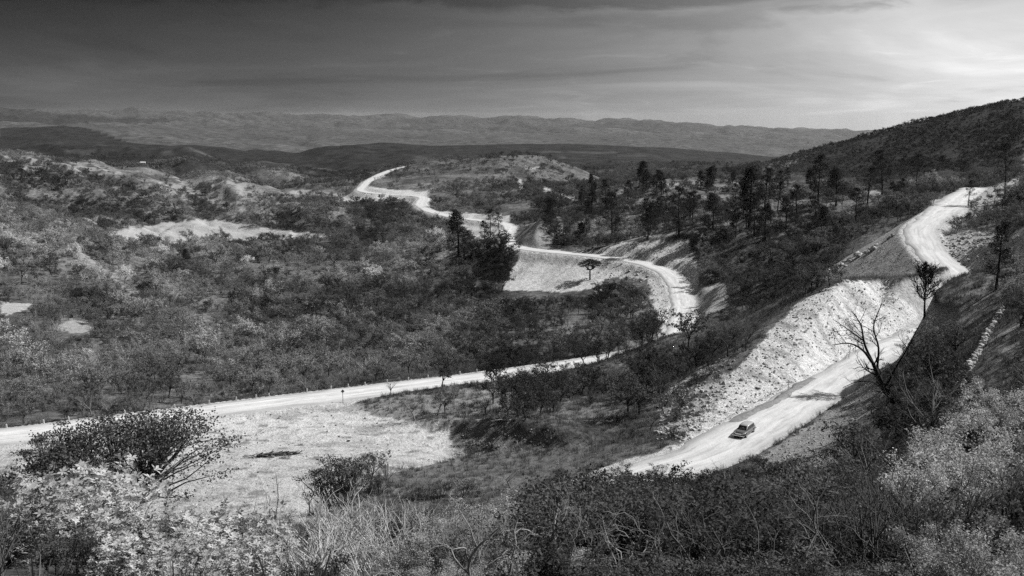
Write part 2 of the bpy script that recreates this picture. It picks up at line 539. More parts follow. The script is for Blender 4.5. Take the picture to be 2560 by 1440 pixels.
# gravel yard
yard = [(-300, 1130), (0, 1085), (560, 1010), (850, 985), (930, 1035), (1000, 1052), (1130, 1058), (1240, 1085), (1235, 1118), (1150, 1142), (960, 1188),
        (900, 1235), (640, 1330), (300, 1380), (-300, 1300)]
lay(zone(yard, 108, 205, 0.7), 0.62)
lay(zone(yard, 108, 205, 0.7) * smooth(1060, 1150, GV) * 0.75, 0.46)
lay(zone([(1120, 1060), (1250, 1060), (1390, 1082), (1400, 1110), (1300, 1135), (1180, 1140), (1130, 1110)], 135, 170, 0.8), 0.20)
lay(zone([(850, 1010), (1230, 960), (1300, 985), (1270, 1040), (1000, 1055), (930, 1035)], 150, 215, 2.5) * 0.7, 0.32)
lay(zone([(960, 1190), (1240, 1120), (1420, 1110), (1700, 1100), (1640, 1180), (1300, 1220), (1100, 1240), (960, 1230)], 118, 165, 1.5) * 0.8, 0.17, 0.75)
lay(zone([(1650, 852), (1850, 788), (2040, 726), (2075, 735), (1960, 800), (1870, 850), (1760, 875)], 176, 246, 0.8) * 0.9, 0.17, 0.9)
yt = fbm(GX / 7 + GY / 30, GY / 3.5, 4, 46)
lay(zone(yard, 108, 205, 0.7) * smooth(0.1, 0.45, yt) * 0.8, 0.34)
lay(zone(yard, 108, 205, 0.7) * smooth(0.35, 0.5, fbm(GX / 2.2 + 3, GY / 1.6, 3, 47)) * 0.8, 0.2)
lay(zone([(2300, 820), (2440, 655), (2600, 600), (2600, 960), (2300, 1000), (2240, 920)], 85, 240, 1.5) * 0.9, 0.26, 0)
# cuts and fills
lay(CUT * (GY < 1300), 0.46)
lay(FILL * (GY < 1300), 0.42)
lay(np.where(DR + 1.5 * fbm(GX / 3, GY / 3, 3, 53, 0.6) < HW + 1.2, 1.0, 0.0), 0.52)
lay(CUT * ((GU > 1440) & (GU < 1745) & (GY > 375) & (GY < 480)), 0.7)
lay(CUT * ((GU > 1725) & (GU < 1840) & (GY > 310) & (GY < 380)), 0.5)
# talus above and below the car's road
lay(zone([(1690, 1120), (1835, 930), (1990, 760), (2110, 700), (2235, 712), (2290, 790), (2190, 890), (2060, 950), (1900, 1030), (1740, 1130)], 120, 226, 0.8), 0.67)
lay(zone([(2050, 692), (2235, 588), (2370, 742), (2240, 725), (2110, 703)], 222, 300, 0.3), 0.42)
lay(zone([(1640, 1090), (1650, 980), (1830, 880), (1830, 960), (1720, 1120)], 125, 200, 1.6) * smooth(-0.05, 0.1, fbm(GX / 3, GY / 3, 3, 44)), 0.42)
lay(zone([(1880, 1150), (2050, 1050), (2170, 930), (2215, 980), (2190, 1080), (2110, 1160), (1960, 1230)], 100, 170, 1.2), 0.30)
lay(zone([(2330, 500), (2460, 478), (2480, 520), (2400, 560), (2350, 560)], 290, 480, 1) * 0.9, 0.5)
lay(zone([(2330, 600), (2420, 575), (2560, 590), (2540, 640), (2460, 660), (2400, 720), (2340, 690)], 225, 320, 1) * 0.85, 0.48)
lay(zone([(2440, 510), (2470, 470), (2560, 440), (2560, 490), (2500, 510)], 330, 520, 1) * 0.9, 0.45)
lay(zone([(1250, 560), (1320, 548), (1380, 600), (1370, 628), (1290, 622), (1250, 590)], 455, 510, 0.4), 0.30)
lay(zone([(1470, 628), (1560, 606), (1720, 600), (1748, 685), (1690, 690), (1600, 650)], 395, 480, 0.5), 0.64)
lay(zone([(1740, 720), (1815, 705), (1822, 760), (1760, 800), (1740, 780)], 318, 400, 0.5), 0.42)
lay(zone([(1255, 725), (1310, 622), (1500, 640), (1640, 660), (1680, 720), (1680, 830), (1640, 800), (1620, 700), (1530, 690), (1480, 720), (1400, 730)], 320, 462, 0.5), 0.58)
lay(zone([(838, 500), (880, 482), (910, 455), (935, 470), (1070, 480), (1075, 520), (1010, 505), (960, 500), (880, 508)], 760, 1120, 0.5), 0.55)
lay(zone([(1060, 520), (1140, 530), (1265, 540), (1275, 560), (1262, 612), (1190, 600), (1150, 560)], 480, 760, 0.7), 0.5)
stk_ = fbm((GX * 0.77 + GY * 0.63) / 1.3, (GX * 0.63 - GY * 0.77) / 6, 3, 49)
cutz = zone([(1690, 1120), (1835, 930), (1990, 760), (2110, 700), (2235, 712), (2290, 790), (2190, 890), (2060, 950), (1900, 1030), (1740, 1130)], 120, 226, 0.8)
lay(cutz * smooth(0.15, 0.5, stk_) * 0.8, 0.3)
flz = zone([(2050, 692), (2235, 588), (2370, 742), (2240, 725), (2110, 703)], 222, 300, 0.3) | zone([(1255, 725), (1310, 622), (1500, 640), (1640, 660), (1620, 700), (1530, 690), (1480, 720), (1400, 730)], 380, 462, 0.5)
lay(flz * smooth(0.0, 0.5, fbm(SR / 2.4, DR / 30, 3, 50)) * 0.5, 0.26)
# fields and eroded ground on the left
lay(zone([(258, 580), (330, 572), (430, 556), (520, 548), (600, 556), (640, 572), (760, 580), (850, 596), (700, 600), (560, 598), (420, 612), (270, 606)], 560, 900, 0.8), 0.42)
lay(zone([(380, 450), (470, 448), (600, 445), (640, 455), (610, 540), (560, 535), (500, 500), (420, 490)], 780, 1100, 1.5) * smooth(-0.02, 0.12, fbm(gAA * 110, gLL * 110, 4, 37, 0.65)), 0.34)
lay(zone([(0, 385), (100, 395), (200, 405), (330, 440), (200, 430), (0, 410)], 900, 1150, 1.5) * smooth(-0.02, 0.12, fbm(gAA * 110, gLL * 110, 4, 38, 0.65)), 0.31)
lay(zone([(0, 752), (80, 762), (60, 780), (0, 788)], 250, 420, 0.6), 0.46)
lay(zone([(125, 822), (180, 800), (215, 806), (245, 832), (180, 834)], 230, 400, 0.6), 0.36)


def track(pts, w, y0, y1, alb):
    d = segdist(GU + (ju - GU) * 0.35, GV + (jv - GV) * 0.35, pts)
    lay(smooth(w, w * 0.6, d) * ((GY > y0) & (GY < y1)), alb)


track([(0, 506), (60, 520), (150, 545)], 7, 430, 640, 0.36)
track([(190, 622), (250, 670), (330, 738), (380, 780)], 7, 330, 560, 0.33)
track([(90, 605), (120, 630)], 6, 350, 560, 0.33)
track([(130, 505), (190, 530), (240, 560)], 5, 430, 800, 0.30)
track([(730, 480), (860, 486)], 6, 780, 1200, 0.32)
track([(1300, 452), (1303, 472)], 6, 700, 1100, 0.5)
track([(1362, 473), (1385, 485), (1435, 498)], 6, 600, 1000, 0.55)
track([(1315, 421), (1345, 421)], 3, 900, 1300, 0.4)
track([(1390, 540), (1403, 570), (1408, 590)], 6, 440, 640, 0.42)
track([(1485, 602), (1560, 594), (1640, 590), (1740, 577), (1765, 590), (1766, 612), (1755, 645)], 3.4, 380, 520, 0.46)
track([(1535, 487), (1570, 470)], 4, 500, 760, 0.3)
track([(1640, 455), (1740, 462), (1850, 468)], 5, 500, 760, 0.28)
track([(1660, 480), (1760, 492), (1840, 490)], 6, 470, 700, 0.24)
track([(1930, 490), (2000, 470), (2040, 480)], 7, 420, 640, 0.26)
track([(2140, 475), (2200, 485)], 6, 400, 600, 0.4)
track([(2130, 540), (2210, 530)], 4, 330, 480, 0.3)
ALB = np.clip(ALB, 0.02, 0.7)

# ------------------------------------------------------------------ materials


def new_mat(name):
    m = bpy.data.materials.new(name)
    m.use_nodes = True
    nt = m.node_tree
    nt.nodes.clear()
    out = nd(nt, 'ShaderNodeOutputMaterial')
    bs = nd(nt, 'ShaderNodeBsdfPrincipled')
    nt.links.new(bs.outputs[0], out.inputs[0])
    bs.inputs['Roughness'].default_value = 0.9
    bs.inputs['Specular IOR Level'].default_value = 0.15
    return m, nt, bs, out


def position(nt, scale=1.0):
    g = nd(nt, 'ShaderNodeNewGeometry')
    return g.outputs['Position']


def noise(nt, vec, scale, detail=4.0, rough=0.6, dist=0.0):
    n = nd(nt, 'ShaderNodeTexNoise', inp={'Scale': scale, 'Detail': detail, 'Roughness': rough, 'Distortion': dist})
    nt.links.new(vec, n.inputs['Vector'])
    return n.outputs[0]


def to_color(nt, val, bs):
    c = nd(nt, 'ShaderNodeCombineColor')
    for i in range(3):
        nt.links.new(val, c.inputs[i])
    nt.links.new(c.outputs[0], bs.inputs['Base Color'])


def add_bump(nt, bs, h, strength, dist):
    b = nd(nt, 'ShaderNodeBump', inp={'Strength': strength, 'Distance': dist})
    nt.links.new(h, b.inputs['Height'])
    nt.links.new(b.outputs[0], bs.inputs['Normal'])


def ground_material():
    m, nt, bs, out = new_mat('dry_ground')
    p = position(nt)
    at1 = nd(nt, 'ShaderNodeAttribute', attribute_name='reflectance')
    at2 = nd(nt, 'ShaderNodeAttribute', attribute_name='bare')
    alb = at1.outputs['Fac']
    bare = at2.outputs['Fac']
    n1 = noise(nt, p, 0.035, 6, 0.62)
    n2 = noise(nt, p, 0.45, 6, 0.65, 0.4)
    n3 = noise(nt, p, 2.6, 5, 0.7)
    # scrubland: clumps of low growth
    s = mathn(nt, 'MULTIPLY', ramp(nt, n1, [(0.36, 0.5), (0.5, 0.95), (0.64, 1.5)]), ramp(nt, n2, [(0.36, 0.45), (0.5, 0.95), (0.66, 1.55)]))
    b = mathn(nt, 'MULTIPLY', ramp(nt, n2, [(0.3, 0.72), (0.5, 1.0), (0.7, 1.16)]), ramp(nt, n3, [(0.34, 0.62), (0.5, 1.0), (0.7, 1.2)]))
    mx = nd(nt, 'ShaderNodeMix', data_type='FLOAT')
    nt.links.new(bare, mx.inputs[0])
    nt.links.new(s, mx.inputs[2])
    nt.links.new(b, mx.inputs[3])
    col = mathn(nt, 'MULTIPLY', alb, mx.outputs[0])
    to_color(nt, col, bs)
    hh = mathn(nt, 'ADD', mathn(nt, 'MULTIPLY', n2, 1.0), mathn(nt, 'MULTIPLY', n3, 0.35))
    add_bump(nt, bs, hh, 0.8, 0.9)
    return m


def road_material():
    m, nt, bs, out = new_mat('white_gravel_road')
    p = position(nt)
    uv = nd(nt, 'ShaderNodeAttribute', attribute_name='across')
    n2 = noise(nt, p, 0.35, 6, 0.6, 0.6)
    n3 = noise(nt, p, 4.0, 5, 0.7)
    a = uv.outputs['Fac']             # -1 .. 1 across the carriageway
    w1 = mathn(nt, 'ABSOLUTE', mathn(nt, 'SUBTRACT', mathn(nt, 'ABSOLUTE', a), 0.33))
    rut = ramp(nt, mathn(nt, 'ADD', w1, mathn(nt, 'MULTIPLY', mathn(nt, 'SUBTRACT', n2, 0.5), 0.55)), [(0.02, 1.05), (0.20, 0.90), (0.45, 0.98)])
    edge = ramp(nt, mathn(nt, 'ADD', mathn(nt, 'ABSOLUTE', a), mathn(nt, 'MULTIPLY', mathn(nt, 'SUBTRACT', n2, 0.5), 0.6)), [(0.62, 1.0), (1.0, 0.62)])
    v = mathn(nt, 'MULTIPLY', mathn(nt, 'MULTIPLY', rut, edge), ramp(nt, n2, [(0.3, 0.86), (0.7, 1.1)]))
    v = mathn(nt, 'MULTIPLY', v, ramp(nt, n3, [(0.3, 0.85), (0.7, 1.1)]))
    al = nd(nt, 'ShaderNodeAttribute', attribute_name='along')
    cv = nd(nt, 'ShaderNodeCombineXYZ')
    nt.links.new(mathn(nt, 'MULTIPLY', a, 3.2), cv.inputs[0])
    nt.links.new(mathn(nt, 'MULTIPLY', al.outputs['Fac'], 0.07), cv.inputs[1])
    ns = noise(nt, cv.outputs[0], 1.6, 6, 0.65, 0.5)
    v = mathn(nt, 'MULTIPLY', v, ramp(nt, ns, [(0.32, 0.72), (0.48, 0.97), (0.66, 1.12)]))
    to_color(nt, mathn(nt, 'MULTIPLY', v, 0.68), bs)
    add_bump(nt, bs, n3, 0.35, 0.12)
    return m


def tone_material(name, base, lo=0.7, hi=1.35, nscale=3.0, rough=0.9, spec=0.1, transl=0.0, bump=0.0):
    """grey matt stuff; the object's or the instance's own 'tone' scales it"""
    m, nt, bs, out = new_mat(name)
    t = nd(nt, 'ShaderNodeAttribute', attribute_name='tone', attribute_type='INSTANCER')
    tc = nd(nt, 'ShaderNodeTexCoord')
    nz = noise(nt, tc.outputs['Object'], nscale, 3, 0.6)
    v = mathn(nt, 'MULTIPLY', ramp(nt, nz, [(0.3, lo), (0.7, hi)]), base)
    v = mathn(nt, 'MULTIPLY', v, t.outputs['Fac'])
    v = mathn(nt, 'MINIMUM', v, 0.8)
    to_color(nt, v, bs)
    bs.inputs['Roughness'].default_value = rough
    bs.inputs['Specular IOR Level'].default_value = spec
    if bump:
        add_bump(nt, bs, nz, bump, 0.1)
    if transl:
        tr = nd(nt, 'ShaderNodeBsdfTranslucent')
        c = nd(nt, 'ShaderNodeCombineColor')
        for i in range(3):
            nt.links.new(v, c.inputs[i])
        nt.links.new(c.outputs[0], tr.inputs[0])
        ms = nd(nt, 'ShaderNodeMixShader', inp={0: transl})
        nt.links.new(bs.outputs[0], ms.inputs[1])
        nt.links.new(tr.outputs[0], ms.inputs[2])
        nt.links.new(ms.outputs[0], out.inputs[0])
    return m


M = {}
M['ground'] = ground_material()
M['road'] = road_material()
M['twig'] = tone_material('grey_twigs', 0.20, nscale=2.0)
M['pale_twig'] = tone_material('pale_bark', 0.40, nscale=2.0)
M['bark'] = tone_material('dark_bark', 0.055, nscale=6.0)
M['leaf'] = tone_material('dry_leaves', 0.17, 0.55, 1.5, 1.6, transl=0.25)
M['pale_leaf'] = tone_material('pale_leaves', 0.52, 0.75, 1.25, 3.0, transl=0.2)
M['needle'] = tone_material('pine_needles', 0.05, 0.6, 1.5, 1.2, transl=0.1)
M['rock'] = tone_material('pale_rock', 0.52, 0.6, 1.2, 2.5, bump=0.4)
M['grass'] = tone_material('dry_grass', 0.24, 0.7, 1.3, 1.0, transl=0.2)


# ------------------------------------------------------------------ objects


def tag(o, label=None, cat=None, group=None, kind=None):
    if label: o['label'] = label
    if cat: o['category'] = cat
    if group: o['group'] = group
    if kind: o['kind'] = kind
    return o


def mesh_np(name, verts, faces, mat, smooth_shade=False):
    """faces: list of (k, n) int arrays, all faces of one array having n corners"""
    me = bpy.data.meshes.new(name)
    verts = np.asarray(verts, np.float32).reshape(-1, 3)
    faces = [np.asarray(f, np.int32) for f in faces if len(f)]
    loops = np.concatenate([f.ravel() for f in faces])
    tot = np.concatenate([np.full(len(f), f.shape[1], np.int32) for f in faces])
    start = np.concatenate([[0], np.cumsum(tot)[:-1]]).astype(np.int32)
    me.vertices.add(len(verts))
    me.vertices.foreach_set('co', verts.ravel())
    me.loops.add(len(loops))
    me.loops.foreach_set('vertex_index', loops)
    me.polygons.add(len(tot))
    me.polygons.foreach_set('loop_start', start)
    if smooth_shade:
        me.polygons.foreach_set('use_smooth', np.ones(len(tot), bool))
    me.update(calc_edges=True)
    if mat is not None:
        me.materials.append(mat)
    return me


def link(name, data, parent=None):
    o = bpy.data.objects.new(name, data)
    COL.objects.link(o)
    if parent is not None:
        o.parent = parent
    return o


def grid_faces(nr, nc):
    i = np.arange(nr - 1)[:, None] * nc + np.arange(nc - 1)[None]
    return np.stack([i, i + 1, i + nc + 1, i + nc], -1).reshape(-1, 4)


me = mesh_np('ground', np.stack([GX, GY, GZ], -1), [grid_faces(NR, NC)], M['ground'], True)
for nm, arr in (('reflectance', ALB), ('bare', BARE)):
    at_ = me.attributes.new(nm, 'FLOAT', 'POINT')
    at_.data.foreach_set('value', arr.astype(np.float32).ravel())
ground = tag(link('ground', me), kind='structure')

# carriageway, a cambered ribbon with ragged edges
tan = np.gradient(ROAD[:, :2], axis=0)
tan /= np.linalg.norm(tan, axis=1)[:, None]
nor = np.stack([-tan[:, 1], tan[:, 0]], 1)
upper_ = 1 + 0.28 * smooth(200, 150, rdist)
ws = np.array([-1.12, -1.0, -0.66, -0.33, 0, 0.33, 0.66, 1.0, 1.12])
NW = len(ws)
rv = np.zeros((len(ROAD), NW, 3))
wl = upper_ * HW * (0.97 + 0.26 * fbm(rdist / 7, rdist * 0, 3, 81, 0.6))
wr = upper_ * HW * (0.97 + 0.26 * fbm(rdist / 7, rdist * 0 + 9, 3, 82, 0.6))
for k, w in enumerate(ws):
    ww = np.where(w < 0, wl, wr) * w
    rv[:, k, 0] = ROAD[:, 0] + nor[:, 0] * ww
    rv[:, k, 1] = ROAD[:, 1] + nor[:, 1] * ww
    rv[:, k, 2] = ROAD[:, 2] + 0.03 + 0.10 * (1 - w * w) - (0.35 if abs(w) > 1.05 else 0) + 0.03 * fbm(rv[:, k, 0], rv[:, k, 1], 2, 83)
me = mesh_np('road', rv, [grid_faces(len(ROAD), NW)], M['road'], True)
at_ = me.attributes.new('across', 'FLOAT', 'POINT')
at_.data.foreach_set('value', np.tile(ws, len(ROAD)).astype(np.float32))
at_ = me.attributes.new('along', 'FLOAT', 'POINT')
at_.data.foreach_set('value', np.repeat(rdist, NW).astype(np.float32))
tag(link('road', me), kind='structure')
# ------------------------------------------------------------------ plants
rng = np.random.default_rng(7)


def unit(v):
    return v / (np.linalg.norm(v) + 1e-9)


class Plant:
    """collects branches and leaves of one plant"""

    def __init__(self, seed):
        self.r = np.random.default_rng(seed)
        self.br = []            # (points, radii)
        self.tips = []          # (point, direction)
        self.lv = []            # leaf quads
        self.lf = 0

    def rdir(self):
        return unit(self.r.normal(size=3))

    def branch(self, p, d, length, rad, nseg=5, wander=0.25, trop=0.0, taper=0.35, droop=0.0):
        pts, rr = [np.array(p, float)], [rad]
        d = unit(np.array(d, float))
        for i in range(nseg):
            d = unit(d + self.r.normal(size=3) * wander + np.array([0, 0, trop - droop * i / nseg]))
            pts.append(pts[-1] + d * length / nseg)
            rr.append(rad * (1 - (1 - taper) * (i + 1) / nseg))
        self.br.append((np.array(pts), np.array(rr)))
        return self.br[-1], d

    def grow(self, p, d, length, rad, level, spec):
        """spec: one tuple a level (children, length ratio, angle, wander, trop, nseg)"""
        nch, ratio, ang, wander, trop, nseg = spec[level]
        (pts, rr), dd = self.branch(p, d, length, rad, nseg, wander, trop)
        if level == len(spec) - 1:
            self.tips.append((pts[-1], dd))
            self.tips.append((pts[len(pts) // 2], dd))
            return
        for c in range(nch):
            t = 0.35 + 0.65 * (c + self.r.random()) / nch
            f = min(t * nseg, nseg - 0.01)
            i = int(f)
            q = pts[i] + (pts[i + 1] - pts[i]) * (f - i)
            ax = unit(pts[i + 1] - pts[i])
            side = unit(np.cross(ax, self.rdir()))
            a = ang * self.r.uniform(0.6, 1.3)
            self.grow(q, ax * math.cos(a) + side * math.sin(a), length * ratio * self.r.uniform(0.7, 1.2) * (1.15 - 0.4 * t), rr[i] * 0.62, level + 1, spec)

    def leaf(self, c, size, nrm=None, wid=0.5, axis=None):
        a = self.rdir() if axis is None else unit(axis)
        nn = self.rdir() if nrm is None else unit(np.array(nrm) + 0.6 * self.r.normal(size=3))
        b = unit(np.cross(nn, a))
        a = a * size
        b = b * size * wid
        self.lv.append((c - a * 0.5, c + b * 0.5 - a * 0.05, c + a * 0.5, c - b * 0.5 - a * 0.05))

    def leaves(self, centers, n, spread, size, flat=1.0, up=0.6, wid=0.5):
        """n leaves scattered round each centre"""
        C = np.repeat(np.asarray(centers), n, 0)
        k = len(C)
        off = self.r.normal(size=(k, 3)) * spread
        off[:, 2] *= flat
        C = C + off
        a = self.r.normal(size=(k, 3))
        a /= np.linalg.norm(a, axis=1)[:, None]
        nn = self.r.normal(size=(k, 3))
        nn[:, 2] += up * 2
        nn /= np.linalg.norm(nn, axis=1)[:, None]
        b = np.cross(nn, a)
        b /= np.linalg.norm(b, axis=1)[:, None] + 1e-9
        a = np.cross(b, nn)
        s = size * self.r.uniform(0.6, 1.3, k)[:, None]
        self.lv += list(np.stack([C - a * s * 0.5, C + b * s * wid * 0.5, C + a * s * 0.5, C - b * s * wid * 0.5], 1))

    def rosette(self, c, size, n=6):
        ax = unit(np.array([0, 0, 1.0]) + self.r.normal(size=3) * 0.45)
        e1 = unit(np.cross(ax, self.rdir()))
        e2 = np.cross(ax, e1)
        p0 = self.r.random() * 6.28
        for k in range(n):
            t = p0 + 6.283 * k / n + self.r.normal() * 0.2
            d = unit(e1 * math.cos(t) + e2 * math.sin(t) + ax * self.r.uniform(0.1, 0.7))
            w = unit(np.cross(ax, d)) * size * 0.19
            s = size * self.r.uniform(0.7, 1.15)
            self.lv.append((c, c + d * s * 0.55 + w, c + d * s - ax * s * 0.12, c + d * s * 0.55 - w))

    def stem_arrays(self, sides=4, thin=0.02):
        V, Fq, o = [], [], 0
        for pts, rr in self.br:
            k = sides if rr[0] > thin else 3
            m = len(pts)
            t = np.gradient(pts, axis=0)
            t /= np.linalg.norm(t, axis=1)[:, None] + 1e-9
            ref = np.array([0.31, 0.17, 0.93]) if abs(t[0][2]) < 0.8 else np.array([1.0, 0.2, 0.1])
            e1 = np.cross(t, ref)
            e1 /= np.linalg.norm(e1, axis=1)[:, None] + 1e-9
            e2 = np.cross(t, e1)
            th = np.arange(k) * 2 * math.pi / k
            ring = pts[:, None] + rr[:, None, None] * (e1[:, None] * np.cos(th)[None, :, None] + e2[:, None] * np.sin(th)[None, :, None])
            V.append(ring.reshape(-1, 3))
            i = o + np.arange(m - 1)[:, None] * k + np.arange(k)[None]
            j = o + np.arange(m - 1)[:, None] * k + (np.arange(k)[None] + 1) % k
            Fq.append(np.stack([i, j, j + k, i + k], -1).reshape(-1, 4))
            o += m * k
        return np.concatenate(V), np.concatenate(Fq)

    def leaf_arrays(self):
        V = np.array(self.lv).reshape(-1, 3)
        return V, np.arange(len(V)).reshape(-1, 4)


def finish(pl, name, stem_mat, leaf_mat, sides=4):
    """(stems mesh, foliage mesh or None, joined mesh for the mass)"""
    sv, sf = pl.stem_arrays(sides)
    s = mesh_np(name + '_stems', sv, [sf], stem_mat, True)
    l = None
    j = None
    if pl.lv:
        lv, lf = pl.leaf_arrays()
        l = mesh_np(name + '_foliage', lv, [lf], leaf_mat)
        j = mesh_np(name, np.concatenate([sv, lv]), [sf, lf + len(sv)], stem_mat)
        j.materials.append(leaf_mat)
        j.polygons.foreach_set('material_index', np.concatenate([np.zeros(len(sf), np.int32), np.ones(len(lf), np.int32)]))
    else:
        j = s
    return s, l, j


def twig_shrub(seed, h=2.4, stems=9, fine=True):
    p = Plant(seed)
    for k in range(stems):
        t = 6.283 * k / stems + p.r.normal() * 0.3
        lean = p.r.uniform(0.15, 0.95)
        d = (math.cos(t) * lean, math.sin(t) * lean, 1.0)
        p.grow((math.cos(t) * 0.12, math.sin(t) * 0.12, -0.3), d, h * p.r.uniform(0.6, 0.85), 0.036 * h / 2.4, 0,
               [(5, 0.55, 0.6, 0.16, 0.05, 5), (4, 0.5, 0.65, 0.2, 0.06, 4), (0, 0.5, 0.6, 0.25, 0.05, 3)])
    return p


def whip_shrub(seed, h=2.6, stems=12):
    p = Plant(seed)
    for k in range(stems):
        t = p.r.random() * 6.283
        lean = p.r.uniform(0.02, 0.95)
        r0 = p.r.random() * 0.6
        d = (math.cos(t) * lean, math.sin(t) * lean, 1.0)
        p.grow((math.cos(t) * r0, math.sin(t) * r0, -0.2), d, h * p.r.uniform(0.55, 0.95), 0.045, 0,
               [(4, 0.6, 0.5, 0.2, 0.05, 6), (2, 0.5, 0.6, 0.22, 0.05, 4), (0, .5, .5, .2, .05, 3)])
    return p


def leafy_shrub(seed, h=2.4, size=0.11, per=15, stems=8):
    p = Plant(seed)
    for k in range(stems):
        t = 6.283 * k / stems + p.r.normal() * 0.3
        lean = p.r.uniform(0.2, 1.1)
        d = (math.cos(t) * lean, math.sin(t) * lean, 1.0)
        p.grow((0, 0, -0.3), d, h * p.r.uniform(0.6, 0.9), 0.035, 0,
               [(4, 0.5, 0.6, 0.16, 0.08, 4), (3, 0.5, 0.65, 0.2, 0.08, 3), (0, 0.5, 0.6, 0.25, 0.05, 2)])
    p.leaves([q for q, _ in p.tips], per, 0.11 * h / 2.4, size, 0.7)
    return p


def crown_tree(seed, h=5.0, leafy=True, size=0.28, per=7, flat=0.0, limbs=6):
    """small spreading tree: short trunk, wide crown"""
    p = Plant(seed)
    (pts, rr), d = p.branch((0, 0, -0.4), (p.r.normal() * 0.15, p.r.normal() * 0.15, 1), h * 0.36 + 0.4, 0.13 * h / 5, 4, 0.12, 0.05, 0.75)
    for k in range(limbs):
        t = 6.283 * k / limbs + p.r.normal() * 0.35
        lean = p.r.uniform(0.5, 1.3) + flat
        q = pts[-1] if k % 2 else pts[-2]
        p.grow(q, (math.cos(t) * lean, math.sin(t) * lean, 1.0 - 0.4 * flat), h * p.r.uniform(0.42, 0.62), rr[-1] * 0.62, 0,
               [(4, 0.55, 0.65, 0.16, 0.05, 4), (4, 0.5, 0.7, 0.22, 0.06, 3), (0 if leafy else 3, 0.5, 0.7, 0.25, 0.05, 3)] + ([] if leafy else [(0, .5, .6, .25, .03, 2)]))
    if leafy:
        p.leaves([q for q, _ in p.tips], per, 0.2 * h / 5, size, 0.55)
    return p


def rosette_shrub(seed, h=3.2, size=0.28, stems=13):
    p = Plant(seed)
    for k in range(stems):
        t = 6.283 * k / stems + p.r.normal() * 0.3
        lean = p.r.uniform(0.1, 1.0)
        p.grow((0, 0, -0.3), (math.cos(t) * lean, math.sin(t) * lean, 1.0), h * p.r.uniform(0.6, 0.9), 0.03, 0,
               [(5, 0.5, 0.6, 0.14, 0.1, 4), (4, 0.5, 0.6, 0.2, 0.12, 3), (0, 0.5, 0.6, 0.2, 0.1, 2)])
    for i, (q, d) in enumerate(p.tips):
        if i % 2 == 0 or p.r.random() < 0.25:
            p.rosette(q, size * p.r.uniform(0.6, 1.1), 6)
    return p


def pine(seed, h=15.0, dense=1.0, bare=False, first=0.3):
    p = Plant(seed)
    (pts, rr), d = p.branch((0, 0, -0.5), (p.r.normal() * 0.03, p.r.normal() * 0.03, 1), h + 0.5, 0.018 * h + 0.05, 10, 0.025, 0.05, 0.08)
    z = h * first
    while z < h * 0.985:
        f = (z - h * first) / (h * (1 - first))
        L = h * (0.24 * (1 - f) ** 0.75 + 0.03) * (0.75 + 0.25 * min(1, f * 5)) * (2.0 if bare else 1.0)
        for k in range(int(p.r.integers(3, 6))):
            t = p.r.random() * 6.283
            i = min(int((z + 0.5) / (h + 0.5) * 10), 9)
            q = pts[i] + (pts[i + 1] - pts[i]) * ((z + 0.5) / (h + 0.5) * 10 - i)
            LL = L * p.r.uniform(0.55, 1.15)
            el = (-0.05 + 0.5 * f) if not bare else 0.75
            (bp, br), bd = p.branch(q, (math.cos(t), math.sin(t), el), LL, max(0.012 * h * 0.28 * (1 - 0.5 * f), 0.02) * (1.9 if bare else 1), 4, 0.13, 0.08 if not bare else 0.12, 0.35)
            for m in range(2 if not bare else 7):
                w = p.r.uniform(0.35, 0.95) if not bare else p.r.uniform(0.15, 0.95)
                a = int(w * 3.99)
                qq = bp[a] + (bp[a + 1] - bp[a]) * (w * 4 - a)
                sd = unit(bp[a + 1] - bp[a] + p.r.normal(size=3) * 0.6 + np.array([0, 0, 0.25]))
                (tp, _), td = p.branch(qq, sd, LL * 0.38, 0.04 if bare else 0.018, 3 if bare else 2, 0.15, 0.1, 0.4)
                if bare:
                    for _m in range(2):
                        p.branch(tp[1], unit(td + p.r.normal(size=3) * 0.6), LL * 0.2, 0.03, 2, 0.15, 0.1, 0.4)
                if not bare and p.r.random() < dense:
                    p.tips.append((tp[-1], td))
            if not bare and p.r.random() < dense:
                p.tips.append((bp[-1], bd))
                if p.r.random() < 0.6:
                    p.tips.append((bp[3], bd))
        z += h * p.r.uniform(0.03, 0.055)
    if not bare:
        p.tips.append((pts[-1], np.array([0, 0, 1.0])))
        p.leaves([q for q, _ in p.tips], 16, 0.024 * h, 0.04 * h, 0.6, 0.2, 0.2)
    return p


def grass_tuft(seed):
    p = Plant(seed)
    for k in range(26):
        t = p.r.random() * 6.283
        r0 = p.r.random() * 0.35
        c = np.array([math.cos(t) * r0, math.sin(t) * r0, 0.0])
        L = p.r.uniform(0.25, 0.7)
        d = unit(np.array([math.cos(t) * p.r.uniform(0, .7), math.sin(t) * p.r.uniform(0, .7), 1]))
        w = unit(np.cross(d, p.rdir())) * 0.02
        p.lv.append((c - w, c + w, c + d * L + w * 0.3, c + d * L - w * 0.3))
    return p


def rock_mesh(seed, name='stone'):
    r = np.random.default_rng(seed)
    import bmesh
    bm = bmesh.new()
    bmesh.ops.create_icosphere(bm, subdivisions=1, radius=0.5)
    sc = r.uniform(0.65, 1.2, 3) * np.array([1.1, 1.0, 0.75])
    for v in bm.verts:
        k = 1 + r.normal() * 0.16
        v.co = Vector((v.co.x * sc[0] * k, v.co.y * sc[1] * k, v.co.z * sc[2] * k))
    # a couple of broken faces
    for _ in range(3):
        n_ = Vector(unit(r.normal(size=3)))
        dd = r.uniform(0.22, 0.36)
        for v in bm.verts:
            q = v.co.dot(n_) - dd
            if q > 0:
                v.co -= n_ * q
    me = bpy.data.meshes.new(name)
    bm.to_mesh(me)
    bm.free()
    me.materials.append(M['rock'])
    return me


